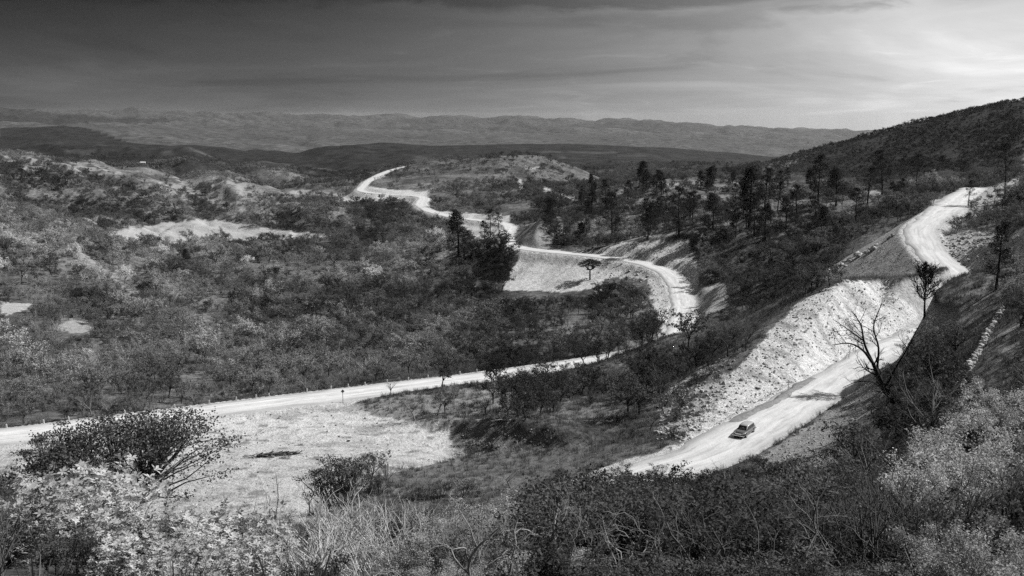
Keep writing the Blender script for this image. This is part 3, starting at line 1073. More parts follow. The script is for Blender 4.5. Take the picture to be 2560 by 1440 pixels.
PROTO = {
    'leafless_shrub': [finish(twig_shrub(100 + i, 2.3 + 0.15 * i, 8 + i % 3), 'leafless_shrub', M['twig'], None) for i in range(4)],
    'broom_shrub': [finish(whip_shrub(120 + i), 'broom_shrub', M['pale_twig'], None) for i in range(2)],
    'leafy_shrub': [finish(leafy_shrub(140 + i, 2.4), 'leafy_shrub', M['bark'], M['leaf']) for i in range(4)],
    'pale_shrub': [finish(rosette_shrub(160 + i), 'pale_shrub', M['twig'], M['pale_leaf']) for i in range(3)],
    'pale_bush': [finish(leafy_shrub(170 + i, 3.6, 0.115, 55, 9), 'pale_bush', M['twig'], M['leaf']) for i in range(3)],
    'small_tree': [finish(crown_tree(180 + i, 5.0, True, flat=0.15 * (i % 3)), 'small_tree', M['bark'], M['leaf']) for i in range(4)],
    'bare_tree': [finish(crown_tree(200 + i, 5.0, False), 'bare_tree', M['twig'], None) for i in range(3)],
    'pine_tree': [finish(pine(220 + i, 15.0, (1.0, 0.85, 0.6, 1.0)[i], False, (0.25, 0.35, 0.4, 0.15)[i]), 'pine_tree', M['bark'], M['needle'], 5) for i in range(4)],
}
PH = {'leafless_shrub': 2.3, 'broom_shrub': 2.5, 'leafy_shrub': 2.4, 'pale_shrub': 3.2, 'pale_bush': 3.6, 'small_tree': 5.0, 'bare_tree': 5.2, 'pine_tree': 15.0}
STEM_NAME = {'leafless_shrub': None, 'broom_shrub': None, 'bare_tree': None, 'pine_tree': 'trunk', 'small_tree': 'trunk', 'leafy_shrub': 'stems', 'pale_shrub': 'stems', 'pale_bush': 'stems'}
LEAF_NAME = {'pine_tree': 'crown', 'small_tree': 'crown', 'leafy_shrub': 'foliage', 'pale_shrub': 'foliage', 'pale_bush': 'foliage'}


def plant(kind, x, y, size, label, cat, group=None, tone=1.0, rot=None, var=None, name=None, z=None, sz=None, wide=1.0, stem_tone=None):
    """one plant standing on the ground; size is its height in metres"""
    i = int(rng.integers(len(PROTO[kind]))) if var is None else var
    s, l, j = PROTO[kind][i]
    k = size / PH[kind]
    rot = rng.random() * 6.283 if rot is None else rot
    zz = float(height(x, y)) if z is None else z
    if l is None:
        o = link(name or kind, s)
        o['tone'] = float(tone)
    else:
        o = bpy.data.objects.new(name or kind, None)
        COL.objects.link(o)
        o.empty_display_size = 0.2
        a = link(STEM_NAME[kind], s, o)
        a['tone'] = float(stem_tone if stem_tone is not None else max(0.7, tone))
        b = link(LEAF_NAME[kind], l, o)
        b['tone'] = float(tone)
    o.location = (x, y, zz)
    o.rotation_euler = (0, 0, rot)
    o.scale = (k * wide, k * wide, k)
    return tag(o, label, cat, group)


# ---- where scrub grows
SKY_U = [-200, 0, 60, 300, 530, 620, 700, 780, 860, 940, 1000, 1100, 1200, 1300, 1360, 1450, 1550, 1640, 1750, 1830, 1900, 2000, 2080, 2140, 2190, 2230, 2300, 2400, 2450, 2560, 2800]
SKY_V = [1110, 1150, 1280, 1290, 1290, 1285, 1290, 1290, 1295, 1250, 1250, 1252, 1240, 1230, 1190, 1160, 1146, 1140, 1166, 1166, 1150, 1128, 1090, 1040, 960, 905, 800, 730, 665, 610, 560]
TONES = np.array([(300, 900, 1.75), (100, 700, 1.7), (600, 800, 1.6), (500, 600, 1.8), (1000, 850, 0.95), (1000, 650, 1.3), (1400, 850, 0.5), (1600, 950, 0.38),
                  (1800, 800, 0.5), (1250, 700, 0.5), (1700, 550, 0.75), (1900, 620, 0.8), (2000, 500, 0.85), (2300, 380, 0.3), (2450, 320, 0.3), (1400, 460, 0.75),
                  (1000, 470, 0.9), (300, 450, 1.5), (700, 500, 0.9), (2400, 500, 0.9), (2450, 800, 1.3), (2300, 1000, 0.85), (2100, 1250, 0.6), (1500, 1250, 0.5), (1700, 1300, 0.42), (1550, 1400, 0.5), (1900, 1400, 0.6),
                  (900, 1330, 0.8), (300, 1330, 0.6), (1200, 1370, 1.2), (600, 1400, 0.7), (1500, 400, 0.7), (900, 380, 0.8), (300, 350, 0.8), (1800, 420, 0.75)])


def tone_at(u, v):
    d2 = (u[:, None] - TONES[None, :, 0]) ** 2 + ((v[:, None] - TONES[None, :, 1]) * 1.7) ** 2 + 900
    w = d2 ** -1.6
    return (w * TONES[None, :, 2]).sum(1) / w.sum(1)


def inside(u, v, poly):
    c = False
    j = len(poly) - 1
    for i in range(len(poly)):
        (xi, yi), (xj, yj) = poly[i], poly[j]
        if (yi > v) != (yj > v) and u < (xj - xi) * (v - yi) / (yj - yi) + xi:
            c = not c
        j = i
    return c


def scatter(Y0, Y1, dens, amax=0.6, seed=1):
    r = np.random.default_rng(seed)
    N = int(dens * amax * (Y1 ** 2 - Y0 ** 2))
    y = np.sqrt(Y0 ** 2 + (Y1 ** 2 - Y0 ** 2) * r.random(N))
    x = y * r.uniform(-amax, amax, N)
    b = sample(BARE, x, y)
    d = sample(np.minimum(DR, 100), x, y)
    clump = fbm(x / (10 + y * 0.03), y / (10 + y * 0.03), 3, 91)
    keep = (b < r.uniform(0.12, 0.6, N)) & (d > HW + 2.3) & (clump + 0.5 * (0.1 - sample(REL, x, y)) * smooth(250, 400, y) > r.uniform(-0.6, 0.0, N))
    x, y = x[keep], y[keep]
    z = height(x, y)
    u, v = proj(x, y, z)
    k = (u > -260) & (u < 2820) & (v < 1750)
    return x[k], y[k], z[k], u[k], v[k]


def mass(name, items, protos):
    """one uncountable growth: instances of the prototype meshes on a cloud of points. items: x, y, z, scale, rotation, index, tone"""
    it = np.array(items, np.float32)
    me = bpy.data.meshes.new(name)
    me.vertices.add(len(it))
    me.vertices.foreach_set('co', it[:, :3].ravel())
    for nm, col, ty in (('size', 3, 'FLOAT'), ('turn', 4, 'FLOAT'), ('tone', 6, 'FLOAT'), ('pick', 5, 'INT'), ('tilt', 7, 'FLOAT')):
        a = me.attributes.new(nm, ty, 'POINT')
        a.data.foreach_set('value', it[:, col].astype(np.int32 if ty == 'INT' else np.float32))
    o = link(name, me)
    tag(o, kind='stuff')
    coll = bpy.data.collections.new(name + '_pieces')
    for i, m in enumerate(protos):
        coll.objects.link(bpy.data.objects.new('%s_piece_%03d' % (name, i), m))
    ng = bpy.data.node_groups.new(name + '_growth', 'GeometryNodeTree')
    ng.interface.new_socket('Geometry', in_out='INPUT', socket_type='NodeSocketGeometry')
    ng.interface.new_socket('Geometry', in_out='OUTPUT', socket_type='NodeSocketGeometry')
    gi, go = ng.nodes.new('NodeGroupInput'), ng.nodes.new('NodeGroupOutput')
    iop = ng.nodes.new('GeometryNodeInstanceOnPoints')
    ci = ng.nodes.new('GeometryNodeCollectionInfo')
    ci.inputs['Collection'].default_value = coll
    ci.inputs['Separate Children'].default_value = True
    ci.inputs['Reset Children'].default_value = True

    def attr(nm, ty='FLOAT'):
        n_ = ng.nodes.new('GeometryNodeInputNamedAttribute')
        n_.data_type = ty
        n_.inputs[0].default_value = nm
        return n_.outputs[0]

    cx = ng.nodes.new('ShaderNodeCombineXYZ')
    ng.links.new(attr('turn'), cx.inputs[2])
    ng.links.new(attr('tilt'), cx.inputs[0])
    ng.links.new(gi.outputs[0], iop.inputs['Points'])
    ng.links.new(ci.outputs[0], iop.inputs['Instance'])
    iop.inputs['Pick Instance'].default_value = True
    ng.links.new(attr('pick', 'INT'), iop.inputs['Instance Index'])
    ng.links.new(cx.outputs[0], iop.inputs['Rotation'])
    ng.links.new(attr('size'), iop.inputs['Scale'])
    ng.links.new(iop.outputs[0], go.inputs[0])
    md = o.modifiers.new('growth', 'NODES')
    md.node_group = ng
    return o


# ---- choose every shrub and tree of the scrub, then build the largest in view one by one and the rest as one growth
# lines of sight that stay open: (u, no growth above this v, nearer than this, half width)
CLEAR = [(1480, 1400, 21, 110), (2225, 1400, 20, 170), (1665, 1410, 20, 80), (1990, 1410, 19, 110), (1185, 1420, 19, 90), (1815, 1410, 19, 80), (345, 1290, 56, 190),
         (845, 1290, 84, 90), (2465, 945, 175, 80), (900, 1340, 44, 190), (150, 1340, 26, 150), (480, 1340, 27, 230)]
OPEN = [[(1258, 735), (1300, 620), (1640, 650), (1700, 700), (1720, 830), (1660, 835), (1630, 700), (1540, 690), (1480, 735), (1380, 740)], [(1250, 560), (1320, 548), (1390, 600), (1375, 628), (1290, 622)],
        [(1480, 625), (1560, 608), (1725, 603), (1740, 690), (1690, 690)], [(1740, 720), (1815, 700), (1825, 760), (1760, 805), (1735, 800)],
        [(2055, 694), (2235, 590), (2370, 742), (2240, 722), (2110, 702)], [(1060, 520), (1140, 530), (1265, 540), (1262, 600), (1190, 595), (1150, 560)],
        [(-30, 752), (80, 762), (60, 788), (-30, 792)], [(120, 824), (180, 798), (250, 834), (180, 838)]]
CAND = []        # (kind, variant, x, y, z, height, tone, u, v)


def add_zone(Y0, Y1, dens, mix, hmul, seed, amax=0.6, sky=False, tmul=1.0, mix2=None, only=None):
    x, y, z, u, v = scatter(Y0, Y1, dens, amax, seed)
    r = np.random.default_rng(seed + 500)
    t = tone_at(u, v) * (1 + 0.8 * fbm(x / (14 + y * .05), y / (14 + y * .05), 3, 95)) * r.uniform(0.7, 1.3, len(x)) * np.clip(1 + 1.2 * sample(REL, x, y) * smooth(230, 400, y), 0.4, 1.8) * tmul  # plant tone also carries painted relief shading: darker in hollows, lighter on spurs
    kinds = list(mix)
    pw = np.array([mix[k] for k in kinds], float)
    ch = r.choice(len(kinds), len(x), p=pw / pw.sum())
    sv = np.interp(u, SKY_U, SKY_V)
    out_ = inpoly(u, v, [(2030, 712), (2235, 580), (2400, 660), (2420, 700), (2330, 800), (2240, 830), (2180, 740), (2100, 712)]) & (y > 140) & (y < 310)
    out_ |= inpoly(u, v, [(1860, 1160), (2050, 1040), (2180, 920), (2225, 960), (2200, 1100), (2110, 1180), (1950, 1240)]) & (y > 95) & (y < 180) & (r.random(len(x)) < 0.9)
    out_ |= inpoly(u, v, [(1250, 740), (1300, 618), (1660, 650), (1690, 830), (1630, 830), (1610, 720), (1500, 730)]) & (y > 320) & (y < 470) & (r.random(len(x)) < 0.85)
    for i in range(len(x)):
        if out_[i] or (only and u[i] < only):
            continue
        k = kinds[ch[i]]
        if mix2 and 1350 < u[i] < 2080 and r.random() < 0.7:
            k = mix2
        h = PH[k] * hmul * r.uniform(0.6, 1.35)
        if u[i] > 1900 and y[i] > 540:
            h *= 0.6
        if hmul == 1.45 and u[i] > 1480:
            continue
        if sky and v[i] > sv[i] and y[i] < 230:
            # the growth on the near slope stays below the line that leaves road and yard in view
            room = (v[i] - sv[i]) * y[i] / F * 1.02
            if room < 0.7:
                continue
            h = min(h, room * r.uniform(0.75, 1.0))
            if h < 0.3 * PH[k]:
                if k in ('small_tree', 'bare_tree'):
                    k = 'leafy_shrub' if k == 'small_tree' else 'leafless_shrub'
        vt_ = v[i] - h / y[i] * F
        if 205 < y[i] < 720 and any(inside(u[i], w_, pl_) for pl_ in OPEN for w_ in (vt_ + 4, 0.5 * (vt_ + v[i]))) and r.random() < 0.93:
            continue
        if any(abs(u[i] - cu) < cw and y[i] < cy - 1 and vt_ < cv for cu, cv, cy, cw in CLEAR):
            continue
        CAND.append((k, int(r.integers(len(PROTO[k]))), x[i], y[i], z[i], h, t[i], u[i], v[i]))


add_zone(620, 1080, 0.05, {'leafy_shrub': 2, 'small_tree': 2}, 1.0, 11, tmul=0.8, only=1930)
add_zone(250, 950, 0.0018, {'small_tree': 1}, 1.45, 9, tmul=0.5)
add_zone(200, 520, 0.004, {'small_tree': 1}, 1.3, 10, tmul=1.6)
add_zone(13.5, 48, 0.36, {'leafless_shrub': 5, 'leafy_shrub': 4}, 1.0, 1, 0.75, True, mix2='leafy_shrub')
add_zone(48, 128, 0.22, {'leafless_shrub': 5, 'leafy_shrub': 3.4, 'bare_tree': 0.8, 'small_tree': 0.5}, 1.0, 2, 0.62, True)
add_zone(128, 240, 0.15, {'leafless_shrub': 4, 'leafy_shrub': 3, 'bare_tree': 2, 'small_tree': 1.6}, 0.95, 3, 0.58, True)
add_zone(240, 520, 0.16, {'leafless_shrub': 3, 'bare_tree': 4, 'small_tree': 2.6, 'leafy_shrub': 3}, 0.78, 4)
add_zone(520, 1000, 0.07, {'bare_tree': 2.5, 'small_tree': 3, 'leafy_shrub': 2}, 0.85, 5)
add_zone(1000, 1750, 0.018, {'bare_tree': 3, 'small_tree': 2}, 0.95, 6)

NEARBY = [(300, 1250, 0, 62, 'below the umbrella-crowned tree'), (120, 1400, 0, 62, 'at the lower left corner'), (480, 1420, 0, 62, 'at the bottom edge left of centre'), (780, 1300, 0, 62, 'below the fan-shaped tree'),
          (1000, 1420, 0, 62, 'at the bottom edge near the centre'), (1150, 1280, 0, 62, 'in the thicket below the dug pit'), (1450, 1280, 0, 62, 'in the dark thicket left of the car'),
          (1500, 1420, 0, 62, 'at the bottom edge below the dark thicket'), (1800, 1280, 0, 62, 'in the dark thicket below the car'), (1900, 1420, 0, 62, 'at the bottom edge below the car'),
          (2150, 1200, 0, 62, 'on the near hillside right of the car'), (2200, 1420, 0, 62, 'around the broad dark leafless tree'), (2480, 1420, 0, 62, 'at the lower right corner'),
          (2480, 1150, 0, 62, 'among the pale bushes of the right edge'),
          (200, 1250, 62, 128, 'behind the umbrella-crowned tree'), (700, 1280, 62, 128, 'on the slope left of the fan-shaped tree'), (1100, 1280, 62, 128, 'on the slope right of the fan-shaped tree'),
          (1500, 1230, 62, 128, 'on the slope left of the car'), (1850, 1200, 62, 128, 'on the slope just below the car'), (2150, 1150, 62, 128, 'by the gravel bank right of the car'),
          (2350, 1000, 62, 240, 'below the limbs of the leafless spreading tree'), (2500, 850, 62, 240, 'beside the dry stone wall'), (2350, 780, 62, 240, 'at the foot of the dead conifer'),
          (2520, 680, 62, 300, 'around the thin airy pine'),
          (1250, 1150, 128, 170, 'on the grass in front of the dug pit'), (1550, 1100, 128, 175, 'on the flat left of the car'), (1350, 1000, 150, 240, 'between the dug pit and the lower road'),
          (1600, 950, 150, 240, 'at the near end of the lower road'), (1780, 880, 150, 240, 'below the grassy ridge'), (2050, 720, 150, 260, 'on the crest of the rock cut'), (950, 1020, 150, 240, 'between yard and lower road'),
          (200, 980, 170, 500, 'beyond the left end of the lower road'), (700, 940, 180, 500, 'beyond the lower road left of the sign'), (1050, 900, 180, 500, 'beyond the lower road right of the sign'),
          (60, 770, 200, 600, 'near the small clearing at the left edge'), (200, 820, 200, 600, 'near the triangular clearing'), (500, 800, 200, 600, 'in the left of the valley'),
          (850, 780, 200, 600, 'in the middle of the valley'), (1150, 760, 200, 600, 'left of the striped fill slope'), (1450, 800, 200, 600, 'below the striped fill slope'),
          (1600, 850, 200, 600, 'below the sharp bend of the road'), (1850, 740, 240, 600, 'beyond the grassy ridge'), (1980, 650, 240, 600, 'left of the grey upper fill slope'),
          (2200, 540, 240, 600, 'above the grey upper fill slope'), (2450, 530, 260, 600, 'right of the upper road'), (1650, 560, 380, 700, 'on the pine ridge'), (300, 650, 300, 800, 'below the long pale field'),
          (1000, 650, 300, 800, 'below the dark bushy pine')]


def whereabouts(x, y, u, v):
    best, txt = 1e18, 'in the scrub'
    for pu, pv, y0, y1, t in NEARBY:
        if y0 <= y <= y1:
            d = (u - pu) ** 2 + ((v - pv) * 1.5) ** 2
            if d < best:
                best, txt = d, t
    return txt


ADJ = {'pale_shrub': ('shrub with bright leaf rosettes', 'shrub'), 'leafless_shrub': ('leafless twiggy shrub', 'shrub'), 'broom_shrub': ('shrub of upright whip-like bare stems', 'shrub'),
       'leafy_shrub': ('small-leaved bushy shrub', 'shrub'),
       'small_tree': ('small spreading leafy tree', 'tree'), 'bare_tree': ('small leafless spreading tree', 'tree')}


def build_scrub():
    rest = []
    protos, base = [], {}
    for k in ADJ:
        base[k] = len(protos)
        protos += [p[2] for p in PROTO[k]]
    by = {k: [] for k in ADJ}
    for c in CAND:
        by[c[0]].append(c)
    for k, cs in by.items():
        seen = [c for c in cs if -20 < c[7] < 2580 and c[8] - c[5] / c[3] * F < 1425]
        seen.sort(key=lambda c: -c[5] / c[3])
        own = set(id(c) for c in seen[:INDIVIDUALS])
        for c in cs:
            if id(c) in own:
                where = whereabouts(c[2], c[3], c[7], c[8])
                grp = where
                adj, cat = ADJ[k]
                q = c[5] / PH[k]
                look = ('low ' if q < 0.7 else 'tall ' if q > 1.08 else '') + ('dark ' if c[6] < 0.55 else 'light ' if c[6] > 1.05 else '')
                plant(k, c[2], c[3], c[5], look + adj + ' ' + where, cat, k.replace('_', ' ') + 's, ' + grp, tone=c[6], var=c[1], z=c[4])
            else:
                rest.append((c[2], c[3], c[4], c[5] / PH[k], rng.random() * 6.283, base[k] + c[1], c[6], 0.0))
    mass('scrub', rest, protos)
    print('scrub', len(CAND), 'rest', len(rest))


INDIVIDUALS = 280
build_scrub()
# ------------------------------------------------------------------ trees that stand out
def ground_at(u, v, Y):
    x, y, _ = at(u, v, Y)
    return x, y, float(height(x, y))


def spot(u, v):
    """the place of the ground seen at (u, v): the nearest crossing along the ray"""
    ys = np.exp(np.linspace(math.log(12), math.log(20000), 5000))
    uu, vv = (u - 1280.0) / F, (720.0 - v) / F
    dx, dy, dz = uu, CP + vv * SP, -SP + vv * CP
    x, z = dx / dy * ys, dz / dy * ys
    hit = np.nonzero(height(x, ys) >= z)[0]
    i = hit[0] if len(hit) else len(ys) - 1
    return x[i], ys[i], float(height(x[i], ys[i]))


def by_top(kind, u, vtop, Y, label, cat, group=None, tone=1.0, var=None, wide=1.0, name=None, smin=0.5, stem_tone=None):
    """a plant of its kind's usual height whose top is seen at (u, vtop), as near Y metres ahead as the ground allows"""
    ys = np.linspace(max(9, Y * 0.6), Y * 1.6, 240)
    P = [at(u, vtop, yy) for yy in ys]
    cl_ = np.array([p[2] for p in P]) - height(np.array([p[0] for p in P]), ys)
    want = PH[kind] * 0.95
    cost = np.abs(np.log(np.maximum(cl_, 0.05) / want)) + 0.5 * np.abs(np.log(ys / Y))
    i = int(np.argmin(cost))
    return plant(kind, P[i][0], P[i][1], min(max(cl_[i], smin), PH[kind] * 1.5), label, cat, group, tone=tone, var=var, wide=wide, name=name, stem_tone=stem_tone)


def stand(o, x, y, rot=0.0, k=1.0, z=None, sink=0.0):
    o.location = (x, y, (float(height(x, y)) if z is None else z) - sink)
    o.rotation_euler = (0, 0, rot)
    o.scale = (k, k, k)


def thing(name, label, cat, group=None):
    o = bpy.data.objects.new(name, None)
    o.empty_display_size = 0.2
    COL.objects.link(o)
    return tag(o, label, cat, group)


def tree_thing(name, pl, stem_mat, leaf_mat, label, cat, x, y, rot=0.0, tone=1.0, stem_tone=1.0, group=None, sides=6, stem='trunk', leafn='crown', k=1.0):
    sv, sf = pl.stem_arrays(sides)
    sm = mesh_np(name + '_' + stem, sv, [sf], stem_mat, True)
    if pl.lv:
        o = thing(name, label, cat, group)
        a = link(stem, sm, o)
        a['tone'] = stem_tone
        lv, lf = pl.leaf_arrays()
        b = link(leafn, mesh_np(name + '_' + leafn, lv, [lf], leaf_mat), o)
        b['tone'] = tone
    else:
        o = tag(link(name, sm), label, cat, group)
        o['tone'] = stem_tone
    stand(o, x, y, rot, k)
    return o


def dome_tree(seed, h, w, limbs=7, targets=60, leaves=60, lsize=0.13, layer=0.16, fork=0.18, lean=(0, 0), twigs=2):
    """many-limbed tree whose leaf layers lie on a low dome"""
    p = Plant(seed)
    base = np.array([0, 0, -0.4])
    fz = np.array([lean[0] * 0.3, lean[1] * 0.3, h * fork])
    p.branch(base, fz - base, np.linalg.norm(fz - base), 0.045 * h, 3, 0.05, 0, 0.85)
    L = []
    for k in range(limbs):
        t = 6.283 * (k + p.r.uniform(-0.3, 0.3)) / limbs
        r = w * 0.5 * p.r.uniform(0.3, 0.62)
        e = np.array([math.cos(t) * r + lean[0], math.sin(t) * r * 0.85 + lean[1], h * p.r.uniform(0.52, 0.72)])
        s = fz + (e - fz) * 0.02
        (pts, rr), _ = p.branch(s, (e - s) + np.array([0, 0, 0.3]), np.linalg.norm(e - s), 0.026 * h, 6, 0.1, 0.0, 0.5)
        L.append((pts, rr))
    for i in range(targets):
        t = p.r.random() * 6.283
        r = math.sqrt(p.r.random())
        lay_ = p.r.integers(3)
        rr_ = r * w * 0.5
        z = h * (1 - 0.26 * r ** 3) - h * layer * lay_ * p.r.uniform(0.6, 1.1) - 0.05 * h * p.r.random()
        T = np.array([math.cos(t) * rr_ + lean[0], math.sin(t) * rr_ * 0.85 + lean[1], max(z, h * 0.3)])
        best = min(L, key=lambda l: np.linalg.norm(l[0][-2] - T))
        j = int(p.r.integers(2, 6))
        q = best[0][j]
        (pts, rr), d = p.branch(q, T - q + np.array([0, 0, 0.2 * h * p.r.random()]), np.linalg.norm(T - q), best[1][j] * 0.5, 5, 0.12, 0.0, 0.25)
        end = pts[-1]
        for m in range(twigs):
            p.branch(pts[3], d + p.r.normal(size=3) * 0.6, 0.18 * h * p.r.uniform(0.4, 1), 0.012, 3, 0.2, 0.03, 0.4)
        p.leaves([end], leaves, 0.05 * w, lsize, 0.2, 0.6, 0.8)
    return p


def limb_tree(seed, limbs, spec, twig_len=0.5, thick=1.0):
    """tree from limbs drawn as chains of points with radii; twigs grow along them"""
    p = Plant(seed)
    for chain, r0, r1 in limbs:
        c = catmull(chain, 0.25)
        rr = np.linspace(r0, r1, len(c)) * thick
        p.br.append((c, rr))
        for i in range(len(c) // 3, len(c), 2):
            ax = unit(c[min(i + 1, len(c) - 1)] - c[i - 1])
            side = unit(np.cross(ax, p.rdir()))
            p.grow(c[i], ax * 0.6 + side + np.array([0, 0, 0.25]), twig_len * p.r.uniform(0.6, 1.4), max(rr[i] * 0.5, 0.012 * thick ** 3), 0, spec)
    return p


# the large umbrella-crowned tree at the lower left
def hero(u, vtop, Y):
    x, y, zt = at(u, vtop, Y)
    return x, y, zt - float(height(x, y))


x, y, hh = hero(325, 1046, 56)
tree_thing('umbrella_tree', dome_tree(301, hh, 11.0, 9, 135, 105, 0.15, 0.14), M['bark'], M['leaf'],
           'large dark umbrella-crowned tree in front of the lower road', 'tree', x, y, 0.4, tone=0.62, stem_tone=1.6)
x, y, hh = hero(125, 1066, 66)
tree_thing('umbrella_tree', dome_tree(302, hh, 5.6, 6, 44, 90, 0.15), M['bark'], M['leaf'],
           'smaller flat-crowned tree left of the large umbrella-crowned tree', 'tree', x, y, 1.4, tone=0.75, stem_tone=1.4)
x, y, hh = hero(845, 1142, 84)
tree_thing('fan_shaped_tree', dome_tree(303, hh, 6.4, 8, 80, 75, 0.15, 0.12, 0.1, twigs=4), M['bark'], M['leaf'],
           'fan-shaped dark bush-like tree against the white gravel yard', 'tree', x, y, 2.0, tone=0.62, stem_tone=1.0)
x, y, z = spot(1475, 700)
tree_thing('umbrella_tree', dome_tree(304, 8.2, 10.5, 5, 50, 50, 0.42, 0.06, 0.5), M['bark'], M['leaf'],
           'lone umbrella-crowned tree on the striped fill slope', 'tree', x, y, 0.7, tone=0.35, stem_tone=0.6)

# bare conifer on the bank, the airy pine to its right
x, y, z = spot(2311, 797)
b = pine(311, 8.6, bare=True, first=0.3)
tree_thing('bare_conifer', b, M['bark'], None, 'dead leafless conifer standing on the bank above the road bend', 'tree', x, y, 0.3, stem_tone=0.5)
x, y, z = spot(2490, 725)
tree_thing('thin_pine', pine(312, 10.4, 0.95, False, 0.22), M['bark'], M['needle'], 'thin airy pine at the right edge above the road bend', 'tree', x, y, 1.0, tone=1.0, stem_tone=0.7, leafn='crown')

# the spreading leafless tree whose limbs reach over the car's road
x, y, z = spot(2242, 1030)
lm = [
    ([(0, 0, -0.5), (-0.6, 0.1, 1.2), (-1.6, 0.2, 3.0), (-2.4, 0.3, 4.6)], 0.24, 0.16),
    ([(-2.4, 0.3, 4.6), (-3.6, 0.0, 6.0), (-5.0, -0.4, 6.7), (-6.6, -0.6, 6.6)], 0.13, 0.03),
    ([(-2.4, 0.3, 4.6), (-3.2, 0.6, 6.4), (-3.6, 0.8, 8.2), (-4.6, 0.6, 9.6)], 0.13, 0.03),
    ([(-2.0, 0.3, 3.9), (-1.8, 0.8, 6.0), (-2.3, 1.0, 8.0), (-1.6, 1.2, 10.2)], 0.11, 0.03),
    ([(-1.2, 0.2, 2.2), (-0.2, 0.0, 4.6), (0.6, -0.3, 6.4), (1.4, -0.4, 8.4)], 0.11, 0.03),
    ([(-1.0, 0.2, 1.9), (-2.6, -0.5, 3.0), (-4.2, -1.0, 3.2), (-5.6, -1.2, 2.7)], 0.09, 0.025),
    ([(-3.4, 0.6, 6.8), (-4.8, 1.2, 7.8), (-6.0, 1.6, 8.6)], 0.07, 0.02),
    ([(0, 0, 0.4), (1.0, 0.2, 2.4), (1.8, 0.0, 4.0), (2.4, -0.4, 5.8)], 0.10, 0.03),
]
tree_thing('leafless_tree', limb_tree(321, lm, [(6, 0.6, 0.6, 0.2, 0.05, 4), (5, 0.5, 0.6, 0.25, 0.05, 3), (0, 0.5, 0.6, 0.25, 0.05, 2)], 1.6, 1.08), M['bark'], None,
           'dark leafless spreading tree whose limbs reach over the road', 'tree', x, y, 0.0, stem_tone=0.55, k=1.3)
x, y, z = spot(2388, 905)
tree_thing('leafless_tree', crown_tree(322, 5.6, False), M['bark'], None, 'small dark leafless tree on the hillside below the thin pine', 'tree', x, y, 0.5, stem_tone=0.6)

# bare trees of the foreground
FG = [(1480, 1240, 20, 331, M['pale_twig'], 0.75, 'pale twisted leafless tree at the bottom edge, left of the dark thicket'),
      (2225, 1215, 19, 332, M['twig'], 0.85, 'broad dark leafless tree with crooked limbs at the lower right'),
      (1665, 1265, 19, 333, M['pale_twig'], 0.7, 'small pale leafless tree in the middle of the dark thicket'),
      (1990, 1245, 18, 334, M['twig'], 0.9, 'grey leafless tree at the bottom edge left of the broad dark one'),
      (1185, 1310, 18, 335, M['pale_twig'], 0.8, 'pale crooked leafless tree below the dug pit at the bottom edge'),
      (2345, 1230, 21, 336, M['twig'], 0.8, 'grey leafless tree in front of the pale leafy bushes'),
      (1815, 1310, 18, 337, M['twig'], 0.7, 'thin grey leafless tree at the bottom edge below the car')]
for u, vt, Y, sd, mt, tn, lab in FG:
    x, y, zt = at(u, vt, Y)
    hh = max(zt - float(height(x, y)), 2.0)
    q = Plant(sd)
    for k in range(4):
        t = 6.283 * k / 4 + q.r.normal() * 0.4
        q.grow((0, 0, -0.3), (math.cos(t) * 1.1, math.sin(t) * 1.1, 1.0), hh * 1.1, min(0.02 * hh, 0.06), 0,
               [(5, 0.62, 0.8, 0.3, 0.02, 9), (4, 0.6, 0.8, 0.32, 0.02, 6), (3, 0.55, 0.7, 0.3, 0.0, 5), (0, 0.5, 0.6, 0.25, 0.0, 4)])
    tree_thing('leafless_tree', q, mt, None, lab, 'tree', x, y, 0.0, stem_tone=tn)
# dead pale trunk by the yard
x, y, z = at(685, 1268, 62)
tree_thing('dead_trunk', limb_tree(341, [([(0, 0, -0.6), (0.05, 0, 0.8), (0.15, 0, 1.6)], 0.17, 0.13), ([(0.15, 0, 1.6), (0.3, 0, 2.6), (0.2, 0, 4.3)], 0.07, 0.02),
                                         ([(0.1, 0, 1.5), (-0.4, 0.1, 2.2), (-0.5, 0.1, 2.9)], 0.05, 0.02)], [(0, 0.5, 0.6, 0.2, 0.05, 3)], 0.35), M['pale_twig'], None,
           'dead white tree trunk with a few bare twigs at the edge of the yard', 'tree', x, y, 0.0, stem_tone=1.3)

